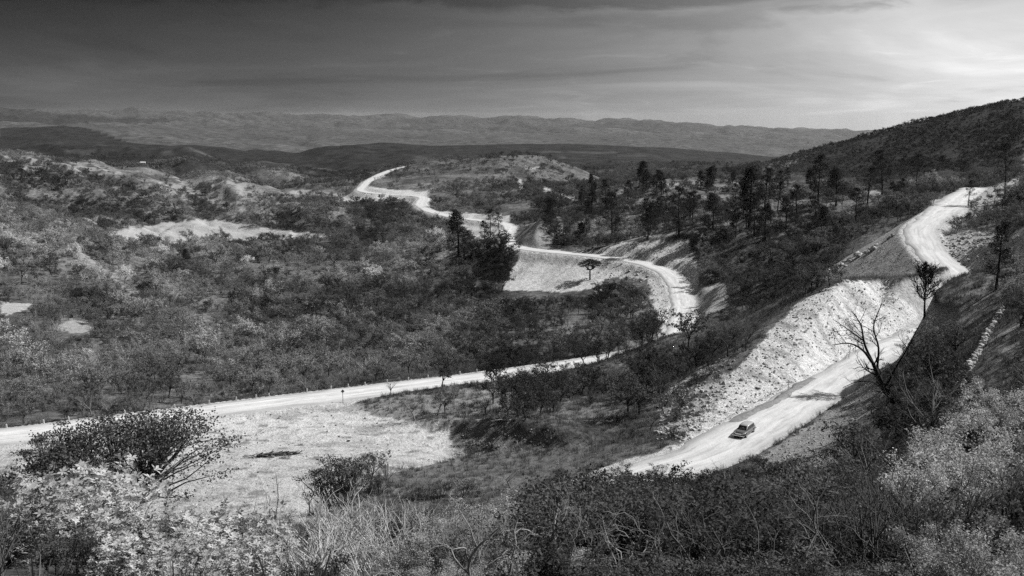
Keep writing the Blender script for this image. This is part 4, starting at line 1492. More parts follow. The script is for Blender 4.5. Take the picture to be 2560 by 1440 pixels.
# pines: (u, top, foot, metres ahead, variant, tone)
PINES = [(2205, 385, 487, 0, 1.0, 'tall pine with clear tiers of branches below the dark hill'), (2168, 425, 516, 2, 1.0, 'thin pine just left of the tall tiered pine'),
         (2290, 392, 472, 1, 1.3, 'hazy pine below the dark hill right of the tall tiered pine'), (2512, 368, 497, 2, 1.1, 'tall thin pine beside the white boulders at the right edge'),
         (2045, 398, 512, 0, 0.9, 'dense pine, left one of the pair below the end of the dark hill'), (2090, 425, 515, 3, 0.9, 'dense bushy pine, right one of the pair below the end of the dark hill'),
         (1872, 430, 570, 3, 0.7, 'broad black pine, tallest of the pine ridge'), (1912, 428, 520, 0, 0.7, 'black pine close behind the broad tallest one'),
         (1885, 500, 590, 1, 0.8, 'pine in front of the broad tallest one'), (1697, 478, 592, 1, 0.8, 'slender pine above the sharp bend of the road'),
         (1782, 488, 570, 3, 0.8, 'bushy pine between the slender pine and the tallest one'), (1606, 410, 482, 3, 0.7, 'bushy pine topping the crest of the pine ridge'),
         (1640, 430, 485, 0, 0.7, 'small pine right beside the crest pine'), (1570, 455, 500, 3, 0.7, 'small bushy pine on the left shoulder of the pine ridge'),
         (1530, 490, 600, 1, 0.7, 'pine with a bare trunk above the stone track'), (1146, 532, 640, 3, 0.6, 'dark bushy pine in front of the far road'),
         (1212, 555, 606, 0, 0.6, 'small dark pine right of the bushy pine by the far road'), (1226, 528, 592, 2, 0.8, 'thin pine in front of the far road'),
         (1248, 536, 592, 2, 0.8, 'thin pine left of the rounded cut face'), (1377, 500, 566, 3, 0.6, 'dark round pine above the short white track'),
         (1950, 432, 500, 1, 0.9, 'airy pine at the foot of the dark hill'), (1750, 430, 470, 3, 0.8, 'low dark pine on the skyline of the pine ridge'),
         (1830, 432, 475, 3, 0.8, 'dark pine on the skyline left of the tallest one'), (1480, 480, 545, 3, 0.7, 'dark pine at the left foot of the pine ridge'),
         (1515, 455, 520, 0, 0.7, 'dark pine on the left slope of the pine ridge'), (2420, 455, 515, 2, 1.2, 'thin pine beyond the top of the road'),
         (465, 625, 668, 3, 0.8, 'dark round tree on the valley floor below the pale field'), (1450, 560, 610, 3, 0.6, 'dark bushy pine right of the short white track'),
         (1620, 520, 600, 0, 0.7, 'pine above the stone track, left of the slender pine'), (1990, 470, 560, 1, 0.9, 'pine left of the pair below the dark hill')]
for i, (u, vt, vb, var, tn, lab) in enumerate(PINES):
    x, y, z = spot(u, vb)
    hh = (vb - vt) * y / F * 1.08
    plant('pine_tree', x, y, hh, lab, 'pine', 'pines of the middle distance', tone=tn, var=var, wide=1.45 if var == 3 else 1.2, rot=i * 1.3, z=z - 0.1)
# more pines scattered on the ridge and round the upper road
pr = np.random.default_rng(55)
for i in range(62):
    u, v = pr.uniform(1440, 2250), pr.uniform(455, 640)
    if v > 640 - (u - 1440) * 0.05 or (u > 1900 and v > 600):
        continue
    x, y, z = spot(u, v)
    if sample(BARE, x, y) > 0.3 or y > 760 or sample(np.minimum(DR, 100), x, y) < 8:
        continue
    where = ('on the left part of the pine ridge' if u < 1650 else 'on the middle of the pine ridge' if u < 1850 else 'on the slope right of the pine ridge')
    sz = pr.uniform(7, 14.5)
    plant('pine_tree', x, y, sz, ('low ' if sz < 9.5 else 'tall ' if sz > 12.5 else '') + 'dark pine among the scrub ' + where, 'pine', 'pines ' + where, tone=pr.uniform(0.5, 0.95), z=z, wide=pr.uniform(1.1, 1.5))

# dark growth that breaks the line of the lower road, and of the road by the far pines
for i, (u, vb, vt) in enumerate([(1232, 1010, 938), (1258, 1022, 946), (1285, 1030, 940), (1312, 1020, 932), (1340, 1012, 928), (1368, 1000, 925), (1395, 1010, 935), (1425, 1000, 918), (1455, 990, 925), (1490, 985, 912),
                                 (1525, 975, 905), (1300, 1045, 975), (1350, 1040, 968), (1180, 1030, 985), (1580, 960, 890), (1620, 935, 862), (1215, 1040, 980)]):
    x, y, z = spot(u, vb)
    k = 'bare_tree' if i % 3 == 1 else 'small_tree'
    plant(k, x, y, (vb - vt) * y / F * 1.1, ('leafless dark tree' if k == 'bare_tree' else 'dark leafy tree') + (' in the clump' if u < 1400 else ' right of the clump') + ' that hides part of the lower road', 'tree', 'dark trees in front of the lower road', tone=0.5 if k == 'bare_tree' else 0.33, z=z - 0.1, wide=1.1)
for i, (u, vb, vt) in enumerate([(1190, 640, 600), (1220, 636, 594), (1250, 634, 588), (1275, 640, 596), (1165, 650, 604), (1262, 620, 580), (1235, 615, 575)]):
    x, y, z = spot(u, vb)
    plant('small_tree', x, y, (vb - vt) * y / F * 1.1, 'dark round tree in the clump left of the rounded cut face', 'tree', 'dark trees left of the rounded cut', tone=0.35, z=z - 0.1, wide=1.2)

# ------------------------------------------------------------------ foreground shrubs placed one by one
PALE = [(620, 1330, 24), (460, 1310, 25), (110, 1190, 38), (190, 1180, 40), (270, 1165, 42), (60, 1235, 32), (240, 1215, 34), (330, 1295, 27), (420, 1280, 28), (500, 1275, 29), (590, 1272, 30),
        (660, 1290, 30), (300, 1345, 22), (420, 1340, 22), (540, 1335, 23), (380, 1385, 18.5), (520, 1395, 18.5)]
for i, (u, v, Y) in enumerate(PALE):
    low = Y < 25
    by_top('pale_shrub', u, v, Y, 'shrub with large bright leaf rosettes ' + ('beside the dark umbrella-crowned tree' if v < 1240 else 'at the bottom edge, lower left' if low else 'right below the umbrella-crowned tree'),
           'shrub', 'bright rosette shrubs at the lower left', tone=0.92 + 0.2 * math.sin(i * 2.3), wide=1.15)
for i, (u, v, Y) in enumerate([(780, 1238, 44), (860, 1225, 46), (930, 1228, 46), (1000, 1245, 45), (1050, 1255, 44), (720, 1290, 33), (820, 1290, 30), (900, 1300, 30), (650, 1345, 24), (980, 1310, 31), (760, 1370, 21), (880, 1380, 21), (700, 1240, 44), (830, 1255, 40), (960, 1262, 40), (800, 1330, 26), (940, 1345, 25), (1010, 1290, 36), (870, 1270, 36), (740, 1320, 27)]):
    by_top('broom_shrub', u, v, Y, ('low ' if i % 2 else 'tall ') + 'pale broom-like shrub of bare upright stems ' + ('in front of the fan-shaped tree' if i < 5 else 'at the bottom edge left of centre' if Y < 26 else 'below the fan-shaped tree'),
           'shrub', 'pale broom shrubs below the yard', tone=1.25, wide=1.3)
for i, (u, v, Y) in enumerate([(1120, 1280, 36), (1200, 1272, 38), (1270, 1258, 40), (1330, 1295, 34), (1180, 1335, 27), (1040, 1350, 24), (1330, 1395, 21), (1250, 1400, 20), (1100, 1405, 20), (1390, 1360, 23)]):
    by_top('pale_bush', u, v, Y, 'light small-leaved shrub ' + ('at the bottom edge below the dug pit' if Y < 26 else 'on the brow below the dug pit'), 'shrub', 'light shrubs below the pit', tone=2.4 + 0.4 * math.sin(i * 3.1), wide=1.25)
for i, (u, v, Y) in enumerate([(1400, 1195, 56), (1470, 1178, 64), (1560, 1160, 76), (1640, 1158, 82), (1600, 1172, 70), (1515, 1180, 66), (1440, 1200, 60), (1735, 1180, 72), (1790, 1186, 72), (1905, 1135, 80), (1950, 1160, 78), (1870, 1165, 78), (1420, 1290, 34), (1560, 1285, 34), (1380, 1255, 42), (1625, 1240, 48), (1500, 1330, 27)]):
    by_top('leafy_shrub', u, v, Y, ('round ' if i % 2 else '') + 'dark leafy shrub ' + ('just below the car' if i in (9, 10, 11) else 'below the car road, left of the car' if i < 9 else 'in the dark thicket at the bottom'), 'shrub', 'dark shrubs below the car road', tone=0.28 + 0.08 * math.sin(i * 2.1), wide=1.3)
x, y, zt = at(1832, 1130, 84)
plant('bare_tree', x, y, zt - float(height(x, y)), 'slim grey tree with a fine leafless crown just below the car', 'tree', tone=0.8, var=1)
for i, (u, v, Y) in enumerate([(2525, 935, 46), (2480, 990, 44), (2440, 1045, 42), (2400, 1090, 40), (2380, 1115, 34), (2470, 1115, 33), (2540, 1125, 32), (2350, 1155, 36), (2420, 1185, 30),
                               (2500, 1205, 28), (2380, 1275, 26), (2470, 1295, 24), (2550, 1295, 23), (2340, 1335, 24), (2430, 1385, 20), (2530, 1395, 20), (2490, 1385, 13), (2550, 1370, 12), (2430, 1410, 13), (2370, 1415, 14)]):
    by_top('pale_bush', u, v, Y, 'pale full-leaved bush ' + ('high on the right edge below the stone wall' if i < 4 else 'at the bottom right corner' if i > 9 else 'at the right edge beside the leafless trees'),
           'bush', 'pale leafy bushes along the right edge', tone=(2.9 if i < 10 else 2.0) + 0.35 * math.sin(i * 1.9), wide=1.05, smin=1.2)

for i in range(26):
    u = 1380 + i * 37
    by_top('leafy_shrub', u, (1395 if u < 2060 else 1425) + 14 * math.sin(i * 2.7), 15 + 2 * math.sin(i), ('dark ' if i % 3 else 'grey ') + 'leafy shrub on the bottom edge ' + ('below the dark thicket' if u < 1700 else 'below the car' if u < 2050 else 'by the broad leafless tree'),
           'shrub', 'shrubs along the bottom edge', tone=0.45 if i % 3 else 0.9, wide=1.3, smin=0.8)

# ------------------------------------------------------------------ stones
ROCKS = [rock_mesh(400 + i) for i in range(6)]


def stone(x, y, size, label, group, tone=1.0):
    o = link('boulder', ROCKS[int(rng.integers(6))])
    o['tone'] = float(tone)
    o.location = (x, y, float(height(x, y)) + size * 0.12)
    o.rotation_euler = tuple(rng.uniform(-0.6, 0.6, 2)) + (rng.random() * 6.283,)
    o.scale = (size * rng.uniform(0.8, 1.4), size, size * rng.uniform(0.7, 1.0))
    tag(o, label, 'boulder', group)


def stones_in(poly, n, s0, s1, label, group, tone=(0.8, 1.25), seed=0):
    r = np.random.default_rng(seed)
    us, vs = [p[0] for p in poly], [p[1] for p in poly]
    k = 0
    while k < n:
        u, v = r.uniform(min(us), max(us)), r.uniform(min(vs), max(vs))
        if not inpoly(np.array([u]), np.array([v]), poly)[0]:
            continue
        x, y, z = spot(u, v)
        if sample(np.minimum(DR, 100), x, y) < HW + 0.6:
            k += 0.2
            continue
        s = s0 + (s1 - s0) * r.random() ** 2.2
        stone(x, y, s, ('large ' if s > (s0 + s1) * 0.5 else 'small ') + label, group, r.uniform(*tone))
        k += 1


def stones_line(pts, n, wobble, s0, s1, label, group, seed):
    r = np.random.default_rng(seed)
    P = np.array(pts, float)
    for k in range(n):
        f = r.random() * (len(P) - 1)
        i = int(f)
        u, v = P[i] + (P[i + 1] - P[i]) * (f - i) + r.normal(size=2) * wobble
        x, y, z = spot(u, v)
        s = s0 + (s1 - s0) * r.random() ** 2.2
        stone(x, y, s, ('large ' if s > (s0 + s1) * 0.5 else 'small ') + label, group, r.uniform(0.9, 1.35))


stones_line([(2050, 692), (2110, 660), (2170, 628), (2235, 590)], 52, 3.5, 0.7, 2.4, 'pale boulder along the upper edge of the grey fill slope', 'boulders edging the fill slope', 1)
stones_line([(2060, 700), (2110, 702), (2160, 705), (2230, 716)], 20, 3, 0.5, 1.2, 'pale block along the crest of the white rock cut', 'blocks on the crest of the cut', 2)
stones_in([(1640, 1100), (1650, 1000), (1760, 930), (1840, 930), (1720, 1110)], 60, 0.3, 1.2, 'white stone in the scrub left of the car', 'white stones left of the car', seed=3)
stones_in([(1700, 1110), (1830, 960), (1990, 800), (2050, 790), (1960, 930), (1850, 1010)], 36, 0.3, 1.0, 'white stone on the face of the rock cut', 'stones on the rock cut', seed=4)
stones_in([(2330, 600), (2420, 575), (2470, 600), (2450, 650), (2380, 660)], 30, 0.6, 2.2, 'pale boulder heaped beside the upper road bend', 'boulders beside the upper bend', seed=5)
stones_in([(2440, 510), (2470, 470), (2560, 440), (2560, 490), (2500, 510)], 26, 1.0, 3.4, 'white boulder on the slope at the right edge', 'boulders at the right edge', seed=6)
stones_in([(1500, 690), (1620, 665), (1650, 700), (1560, 740), (1480, 740)], 20, 0.6, 1.8, 'white stone below the sharp bend of the road', 'stones below the sharp bend', seed=7)
stones_in([(2080, 1150), (2170, 950), (2215, 980), (2180, 1080)], 18, 0.3, 0.9, 'grey stone on the gravel bank right of the car', 'stones right of the car', (0.5, 0.9), seed=8)
stones_in([(560, 1040), (900, 1010), (1000, 1060), (900, 1160), (650, 1180)], 20, 0.25, 0.8, 'dark stone lying on the white gravel yard', 'stones on the yard', (0.2, 0.5), seed=9)


def rubble():
    r = np.random.default_rng(90)
    it = []

    def area(poly, n, s0, s1, t0, t1, y0, y1):
        us, vs = np.array([p[0] for p in poly]), np.array([p[1] for p in poly])
        # sample the ground itself inside the outline
        m = inpoly(GU, GV, poly) & (GY > y0) & (GY < y1) & (DR > HW + 0.4)
        idx = np.argwhere(m)
        if not len(idx):
            return
        cell = (GX[m] * 0 + GY[m] ** 2)
        pick = r.choice(len(idx), n, p=cell / cell.sum())
        for i in pick:
            a, b_ = idx[i]
            x = GX[a, b_] + r.uniform(-.4, .4)
            yy = GY[a, b_] + r.uniform(-.4, .4)
            s = s0 + (s1 - s0) * r.random() ** 3
            it.append((x, yy, float(height(x, yy)) + s * 0.1, s, r.random() * 6.28, r.integers(6), r.uniform(t0, t1), r.uniform(-.6, .6)))

    area([(1690, 1120), (1835, 930), (1990, 760), (2110, 700), (2235, 712), (2290, 790), (2190, 890), (2060, 950), (1900, 1030), (1740, 1130)], 2600, 0.1, 0.62, 0.9, 1.3, 115, 228)
    area([(1640, 1100), (1650, 980), (1830, 880), (1840, 950), (1720, 1120)], 900, 0.15, 0.8, 0.7, 1.2, 115, 200)
    area([(2050, 692), (2235, 588), (2370, 742), (2240, 725), (2110, 703)], 900, 0.12, 0.5, 0.4, 0.8, 222, 300)
    area([(1880, 1150), (2050, 1050), (2170, 930), (2215, 980), (2190, 1080), (2110, 1160), (1960, 1230)], 1300, 0.1, 0.5, 0.4, 1.0, 100, 170)
    area([(1480, 740), (1500, 640), (1720, 605), (1740, 690), (1640, 830)], 900, 0.2, 1.0, 0.7, 1.1, 320, 445)
    area([(0, 1085), (560, 1040), (850, 1010), (1000, 1052), (1240, 1085), (1150, 1142), (960, 1188), (640, 1290), (0, 1250)], 1100, 0.06, 0.4, 0.25, 1.1, 108, 205)
    area([(1120, 1060), (1390, 1080), (1400, 1110), (1180, 1140)], 300, 0.1, 0.5, 0.3, 1.0, 135, 170)
    area([(2330, 600), (2420, 575), (2560, 590), (2460, 660), (2400, 720)], 500, 0.2, 1.2, 0.7, 1.2, 225, 330)
    mass('rubble', it, ROCKS)


rubble()

def windrow():
    """ridge of dark gravel left by the grader along the car's road"""
    ru = 1280 + F * ROAD[:, 0] / (ROAD[:, 1] * CP - ROAD[:, 2] * SP)
    idx = [i for i in range(len(ROAD)) if 1880 < ru[i] < 2085 and 138 < ROAD[i, 1] < 175]
    vs = []
    for k, i in enumerate(idx):
        t = math.sin(math.pi * k / (len(idx) - 1)) ** 0.5
        sgn = -1 if nor[i, 0] > 0 else 1
        for m_, (d, h) in enumerate(((2.3, -0.05), (2.7, 0.22), (3.15, 0.42), (3.6, 0.25), (4.1, -0.05))):
            dd = d + 0.3 * math.sin(k * 0.37) + 0.2 * math.sin(k * 1.1 + m_) + rng.normal() * 0.12
            vs.append((ROAD[i, 0] + sgn * nor[i, 0] * dd, ROAD[i, 1] + sgn * nor[i, 1] * dd, ROAD[i, 2] + 0.06 + max(h, -0.05) * t * (0.8 + 0.4 * rng.random())))
    o = link('gravel_windrow', mesh_np('gravel_windrow', vs, [grid_faces(len(idx), 5)], M['rock'], True))
    o['tone'] = 0.5
    tag(o, 'low ridge of dark gravel along the left edge of the road behind the car', 'gravel heap')


windrow()

# dry stone wall running down the hillside at the right


def stone_wall():
    o = thing('stone_wall', 'low dry stone wall running down the hillside at the right', 'wall')
    P = np.array([(2508, 782), (2480, 828), (2452, 878), (2420, 935)], float)
    W3 = [spot(u, v) for u, v in P]
    c = catmull(W3, 0.6)
    o.location = tuple(c[0])
    r = np.random.default_rng(77)
    k = 0
    for p in c:
        for row in range(3):
            if k > 280:
                break
            s = link('stone', ROCKS[int(r.integers(6))], o)
            s['tone'] = float(r.uniform(0.75, 1.3))
            x, yy = p[0] + r.normal() * 0.12, p[1] + r.normal() * 0.12
            s.location = (x - c[0][0], yy - c[0][1], float(height(x, yy)) - c[0][2] + 0.12 + row * 0.4)
            s.rotation_euler = (r.normal() * 0.3, r.normal() * 0.3, r.random() * 6.28)
            q = r.uniform(0.5, 0.85)
            s.scale = (q * 1.2, q, q * 0.85)
            k += 1


stone_wall()


def debris_row():
    """brush and stones pushed into a row on the yard"""
    o = thing('brush_row', 'dark row of piled brush and logs lying on the gravel yard', 'brush pile')
    x0, y0, z0 = spot(625, 1146)
    x1, y1, z1 = spot(752, 1136)
    o.location = (x0, y0, z0)
    r = np.random.default_rng(78)
    for k in range(46):
        t = r.random()
        x, yy = x0 + (x1 - x0) * t + r.normal() * 0.15, y0 + (y1 - y0) * t + r.normal() * 0.25
        z = float(height(x, yy)) + 0.12 + 0.3 * r.random()
        p = Plant(600 + k)
        L = r.uniform(0.8, 2.2)
        p.branch((-L / 2, 0, 0), (1, r.normal() * 0.15, r.normal() * 0.12), L, r.uniform(0.06, 0.14), 3, 0.08, 0, 0.7)
        sv, sf = p.stem_arrays(6)
        s = link('log', mesh_np('log', sv, [sf], M['bark'], True), o)
        s['tone'] = float(r.uniform(0.5, 3.5))
        s.location = (x - x0, yy - y0, z - z0)
        s.rotation_euler = (0, 0, math.atan2(y1 - y0, x1 - x0) + r.normal() * 0.35)


debris_row()
x, y, z = spot(1262, 1058)
lg = limb_tree(351, [([(-2.2, 0, 0.15), (-0.6, 0.1, 0.35), (0.9, 0, 0.3), (2.0, -0.2, 0.9)], 0.13, 0.05), ([(0.6, 0, 0.3), (1.8, 0.3, 0.3), (3.2, 0.4, 0.25)], 0.07, 0.03)], [(0, 0.5, 0.6, 0.2, 0.05, 3)], 0.6)
tree_thing('fallen_branch', lg, M['pale_twig'], None, 'pale fallen branch lying on the rim of the dug pit', 'branch', x, y, 0.0, stem_tone=1.2)

# tufts of dry grass on the open slopes


def grass():
    r = np.random.default_rng(64)
    gp = []
    for i in range(4):
        p = grass_tuft(70 + i)
        lv, lf = p.leaf_arrays()
        gp.append(mesh_np('grass_tuft', lv, [lf], M['grass']))
    it = []
    N = 26000
    y = np.sqrt(100 ** 2 + (260 ** 2 - 100 ** 2) * r.random(N))
    x = y * r.uniform(-0.3, 0.56, N)
    b = sample(BARE, x, y)
    al = sample(ALB, x, y)
    d = sample(np.minimum(DR, 100), x, y)
    k = (d > HW + 1.2) & ((b < 0.45) | ((al < 0.27) & (r.random(N) < 0.6)))
    x, y = x[k], y[k]
    z = height(x, y)
    t = 0.75 + 0.5 * fbm(x / 8, y / 8, 3, 66)
    for i in range(len(x)):
        it.append((x[i], y[i], z[i] - 0.03, r.uniform(0.6, 1.5), r.random() * 6.28, i % 4, t[i], 0.0))
    N = 800
    y = np.sqrt(13 ** 2 + (100 ** 2 - 13 ** 2) * r.random(N))
    x = y * r.uniform(-0.6, 0.6, N)
    z = height(x, y)
    for i in range(N):
        it.append((x[i], y[i], z[i] - 0.03, r.uniform(0.6, 1.6), r.random() * 6.28, i % 4, r.uniform(0.5, 1.1), 0.0))
    mass('grass', it, gp)


grass()
# ------------------------------------------------------------------ built things: car, posts, signs, hut
import bmesh


def paint(name, v, rough=0.35, metal=0.0, spec=0.5, coat=0.0):
    m, nt, bs, out = new_mat(name)
    tc = nd(nt, 'ShaderNodeTexCoord')
    nz = noise(nt, tc.outputs['Object'], 3.0, 4, 0.6)
    to_color(nt, mathn(nt, 'MULTIPLY', ramp(nt, nz, [(0.3, 0.9), (0.7, 1.08)]), v), bs)
    bs.inputs['Roughness'].default_value = rough
    bs.inputs['Metallic'].default_value = metal
    bs.inputs['Specular IOR Level'].default_value = spec
    bs.inputs['Coat Weight'].default_value = coat
    return m


C_BODY = paint('dark_car_paint', 0.06, 0.3, 0, 0.5, 0.6)
C_ROOF = paint('pale_car_roof', 0.42, 0.3, 0, 0.5, 0.6)
C_GLASS = paint('car_glass', 0.012, 0.08, 0, 0.6)
C_CHROME = paint('chrome', 0.75, 0.15, 1.0)
C_RUBBER = paint('rubber', 0.02, 0.8, 0, 0.2)
C_DARK = paint('dark_grille', 0.015, 0.6)
C_LAMP = paint('lamp_glass', 0.7, 0.1, 0.0, 0.6)
W_PAINT = paint('white_paint', 0.72, 0.7, 0, 0.2)
G_METAL = paint('grey_metal', 0.16, 0.6, 0.0, 0.3)


def bm_mesh(name, bm, mat, parent=None, smooth_shade=False, bevel=0.0, seg=2):
    if bevel:
        bmesh.ops.bevel(bm, geom=list(bm.edges), offset=bevel, segments=seg, affect='EDGES', profile=0.6)
    bmesh.ops.recalc_face_normals(bm, faces=list(bm.faces))
    me = bpy.data.meshes.new(name)
    bm.to_mesh(me)
    bm.free()
    if smooth_shade:
        for p in me.polygons:
            p.use_smooth = True
    me.materials.append(mat)
    return link(name, me, parent)


def loft(sections):
    """sections: list of closed rings of points (same count) joined into a skin with end caps"""
    bm = bmesh.new()
    rings = [[bm.verts.new(p) for p in s] for s in sections]
    k = len(rings[0])
    for a, b in zip(rings[:-1], rings[1:]):
        for i in range(k):
            bm.faces.new((a[i], a[(i + 1) % k], b[(i + 1) % k], b[i]))
    bm.faces.new(rings[0][::-1])
    bm.faces.new(rings[-1])
    return bm


def box(bm, c, s):
    vs = [bm.verts.new((c[0] + s[0] * a / 2, c[1] + s[1] * b / 2, c[2] + s[2] * d / 2)) for a in (-1, 1) for b in (-1, 1) for d in (-1, 1)]
    for f in ((0, 1, 3, 2), (4, 6, 7, 5), (0, 4, 5, 1), (2, 3, 7, 6), (0, 2, 6, 4), (1, 5, 7, 3)):
        bm.faces.new([vs[i] for i in f])


def ring_section(y, w0, z0, w1, z1, zs, rnd=0.12):
    """body cross-section at y: sill width w0 at z0, shoulder width zs, top width w1 at z1"""
    pts = [(w0 * 0.92, z0), (w0, z0 + rnd), (w0 * 1.02, (z0 + zs) * 0.5), (w0 * 0.99, zs), (w1 + 0.06, z1 - 0.04), (w1 * 0.7, z1), (0, z1 + 0.02)]
    full = pts + [(-a, b) for a, b in pts[-2::-1]]
    return [(a, y, b) for a, b in full]


def car():
    o = thing('car', 'dark rounded estate car with a pale roof driving down the gravel road', 'car')
    # +Y is the front of the car, z = 0 the road
    S = [(-2.30, 0.70, 0.42, 0.55, 0.86, 0.78), (-2.18, 0.86, 0.34, 0.72, 0.98, 0.86), (-1.5, 0.91, 0.30, 0.80, 1.02, 0.90), (-0.6, 0.92, 0.28, 0.82, 1.03, 0.91),
         (0.5, 0.92, 0.28, 0.82, 1.02, 0.90), (1.0, 0.92, 0.30, 0.74, 1.02, 0.88), (1.7, 0.91, 0.32, 0.66, 0.98, 0.86), (2.15, 0.88, 0.36, 0.58, 0.90, 0.82), (2.32, 0.74, 0.44, 0.42, 0.76, 0.72)]
    body = bm_mesh('body', loft([ring_section(y, w0, z0, w1, z1, zs) for y, w0, z0, w1, z1, zs in S]), C_BODY, o, True)
    # cabin: glasshouse pillars and roof
    def cab(y, w0, z0, w1, z1):
        pts = [(w0, z0), (w1 + 0.05, z1 - 0.10), (w1, z1 - 0.03), (w1 * 0.6, z1 + 0.02), (0, z1 + 0.035)]
        full = pts + [(-a, b) for a, b in pts[-2::-1]]
        return [(a, y, b) for a, b in full]
    bm_mesh('roof', loft([cab(-2.08, 0.74, 0.98, 0.60, 1.30), cab(-1.86, 0.76, 0.99, 0.62, 1.58), cab(-0.7, 0.78, 1.0, 0.64, 1.66), cab(0.10, 0.78, 1.0, 0.62, 1.63), cab(0.34, 0.77, 1.0, 0.58, 1.52), cab(0.95, 0.74, 1.0, 0.6, 1.12)]), C_ROOF, o, True)
    # glass, set just proud of the cabin
    def pane(name, q):
        bm = bmesh.new()
        vs = [bm.verts.new(p) for p in q]
        f = bm.faces.new(vs)
        ext = bmesh.ops.extrude_face_region(bm, geom=[f])
        nrm = f.normal if f.normal.length else Vector((0, 0, 1))
        bm.normal_update()
        for v in ext['geom']:
            if isinstance(v, bmesh.types.BMVert):
                v.co += f.normal * 0.012
        return bm_mesh(name, bm, C_GLASS, o)
    ws_ = pane('windshield', [(-0.60, 0.965, 1.10), (0.60, 0.965, 1.10), (0.54, 0.40, 1.52), (-0.54, 0.40, 1.52)])
    bm = bmesh.new(); box(bm, (0, 0.69, 1.32), (0.035, 0.03, 0.5)); bmesh.ops.rotate(bm, verts=bm.verts, cent=(0, 0.69, 1.32), matrix=Matrix.Rotation(math.radians(53), 3, 'X'))
    bm_mesh('divider', bm, C_CHROME, ws_)
    for s in (-1, 1):
        for y0, y1, t0, t1 in ((-0.40, 0.52, -0.38, 0.16), (-1.10, -0.48, -1.10, -0.48), (-1.90, -1.20, -1.78, -1.20)):
            pane('side_window', [(s * 0.792, y0, 1.08), (s * 0.792, y1, 1.08), (s * 0.715, t1, 1.50), (s * 0.715, t0, 1.50)][::s])
        d = bmesh.new()
        box(d, (s * 0.925, 0.06, 0.68), (0.03, 1.0, 0.5))
        dd = bm_mesh('door', d, C_BODY, o, False, 0.012)
        h = bmesh.new(); box(h, (s * 0.955, -0.3, 0.80), (0.04, 0.16, 0.035)); bm_mesh('handle', h, C_CHROME, dd)
        t = bmesh.new(); box(t, (s * 0.93, 0.0, 0.925), (0.03, 3.9, 0.05)); bm_mesh('belt_moulding', t, C_CHROME, o, False, 0.008)
        l = bmesh.new(); bmesh.ops.create_uvsphere(l, u_segments=16, v_segments=8, radius=0.13)
        bmesh.ops.scale(l, verts=l.verts, vec=(1, 0.6, 1)); bmesh.ops.translate(l, verts=l.verts, vec=(s * 0.66, 2.24, 0.80))
        hl = bm_mesh('headlight', l, C_LAMP, o, True)
        q = bmesh.new(); bmesh.ops.create_cone(q, cap_ends=False, segments=18, radius1=0.15, radius2=0.15, depth=0.1, matrix=Matrix.Translation((s * 0.66, 2.23, 0.80)) @ Matrix.Rotation(math.radians(90), 4, 'X'))
        bm_mesh('rim', q, C_CHROME, hl)
        for y in (1.45, -1.45):
            w = bmesh.new()
            bmesh.ops.create_cone(w, cap_ends=True, segments=24, radius1=0.35, radius2=0.35, depth=0.2, matrix=Matrix.Translation((s * 0.82, y, 0.35)) @ Matrix.Rotation(math.radians(90), 4, 'Y'))
            wo = bm_mesh('wheel', w, C_RUBBER, o, False, 0.03)
            c = bmesh.new()
            bmesh.ops.create_uvsphere(c, u_segments=16, v_segments=8, radius=0.19)
            bmesh.ops.scale(c, verts=c.verts, vec=(0.3, 1, 1)); bmesh.ops.translate(c, verts=c.verts, vec=(s * 0.915, y, 0.35))
            bm_mesh('hubcap', c, C_CHROME, wo, True)
            f = bmesh.new()
            bmesh.ops.create_cone(f, cap_ends=True, segments=20, radius1=0.44, radius2=0.40, depth=0.12, matrix=Matrix.Translation((s * 0.90, y, 0.50)) @ Matrix.Rotation(math.radians(90 * s), 4, 'Y'))
            for v in list(f.verts):
                if v.co.z < 0.5:
                    v.co.z = 0.5
            bm_mesh('fender', f, C_BODY, o, True)
    g = bmesh.new(); box(g, (0, 2.30, 0.66), (0.95, 0.08, 0.30)); gr = bm_mesh('grille', g, C_DARK, o, False, 0.02)
    for z in (0.56, 0.64, 0.72, 0.79):
        b_ = bmesh.new(); box(b_, (0, 2.355, z), (0.92 if z < 0.75 else 1.02, 0.03, 0.03 if z < 0.75 else 0.06)); bm_mesh('bar', b_, C_CHROME, gr)
    for y in (2.42, -2.40):
        bmp = bmesh.new(); box(bmp, (0, y, 0.47), (1.84, 0.10, 0.14)); bm_mesh('bumper', bmp, C_CHROME, o, True, 0.035)
    pane('rear_window', [(-0.55, -2.00, 1.16), (0.55, -2.00, 1.16), (0.5, -1.905, 1.46), (-0.5, -1.905, 1.46)][::-1])
    ud = bmesh.new(); box(ud, (0, 0, 0.30), (1.5, 4.2, 0.2)); bm_mesh('underside', ud, C_DARK, o)
    x, y, z = at(1861, 1087, 137)
    i = int(np.argmin(np.hypot(ROAD[:, 0] - x, ROAD[:, 1] - y)))
    o.location = (x, y, ROAD[i, 2] + 0.10)
    o.scale = (0.96, 0.9, 0.86)
    t = ROAD[i + 3] - ROAD[i - 3]
    o.rotation_euler = (math.atan2(t[2], math.hypot(t[0], t[1])), 0, math.atan2(t[1], t[0]) - math.pi / 2 + 0.08)
    return o


car()


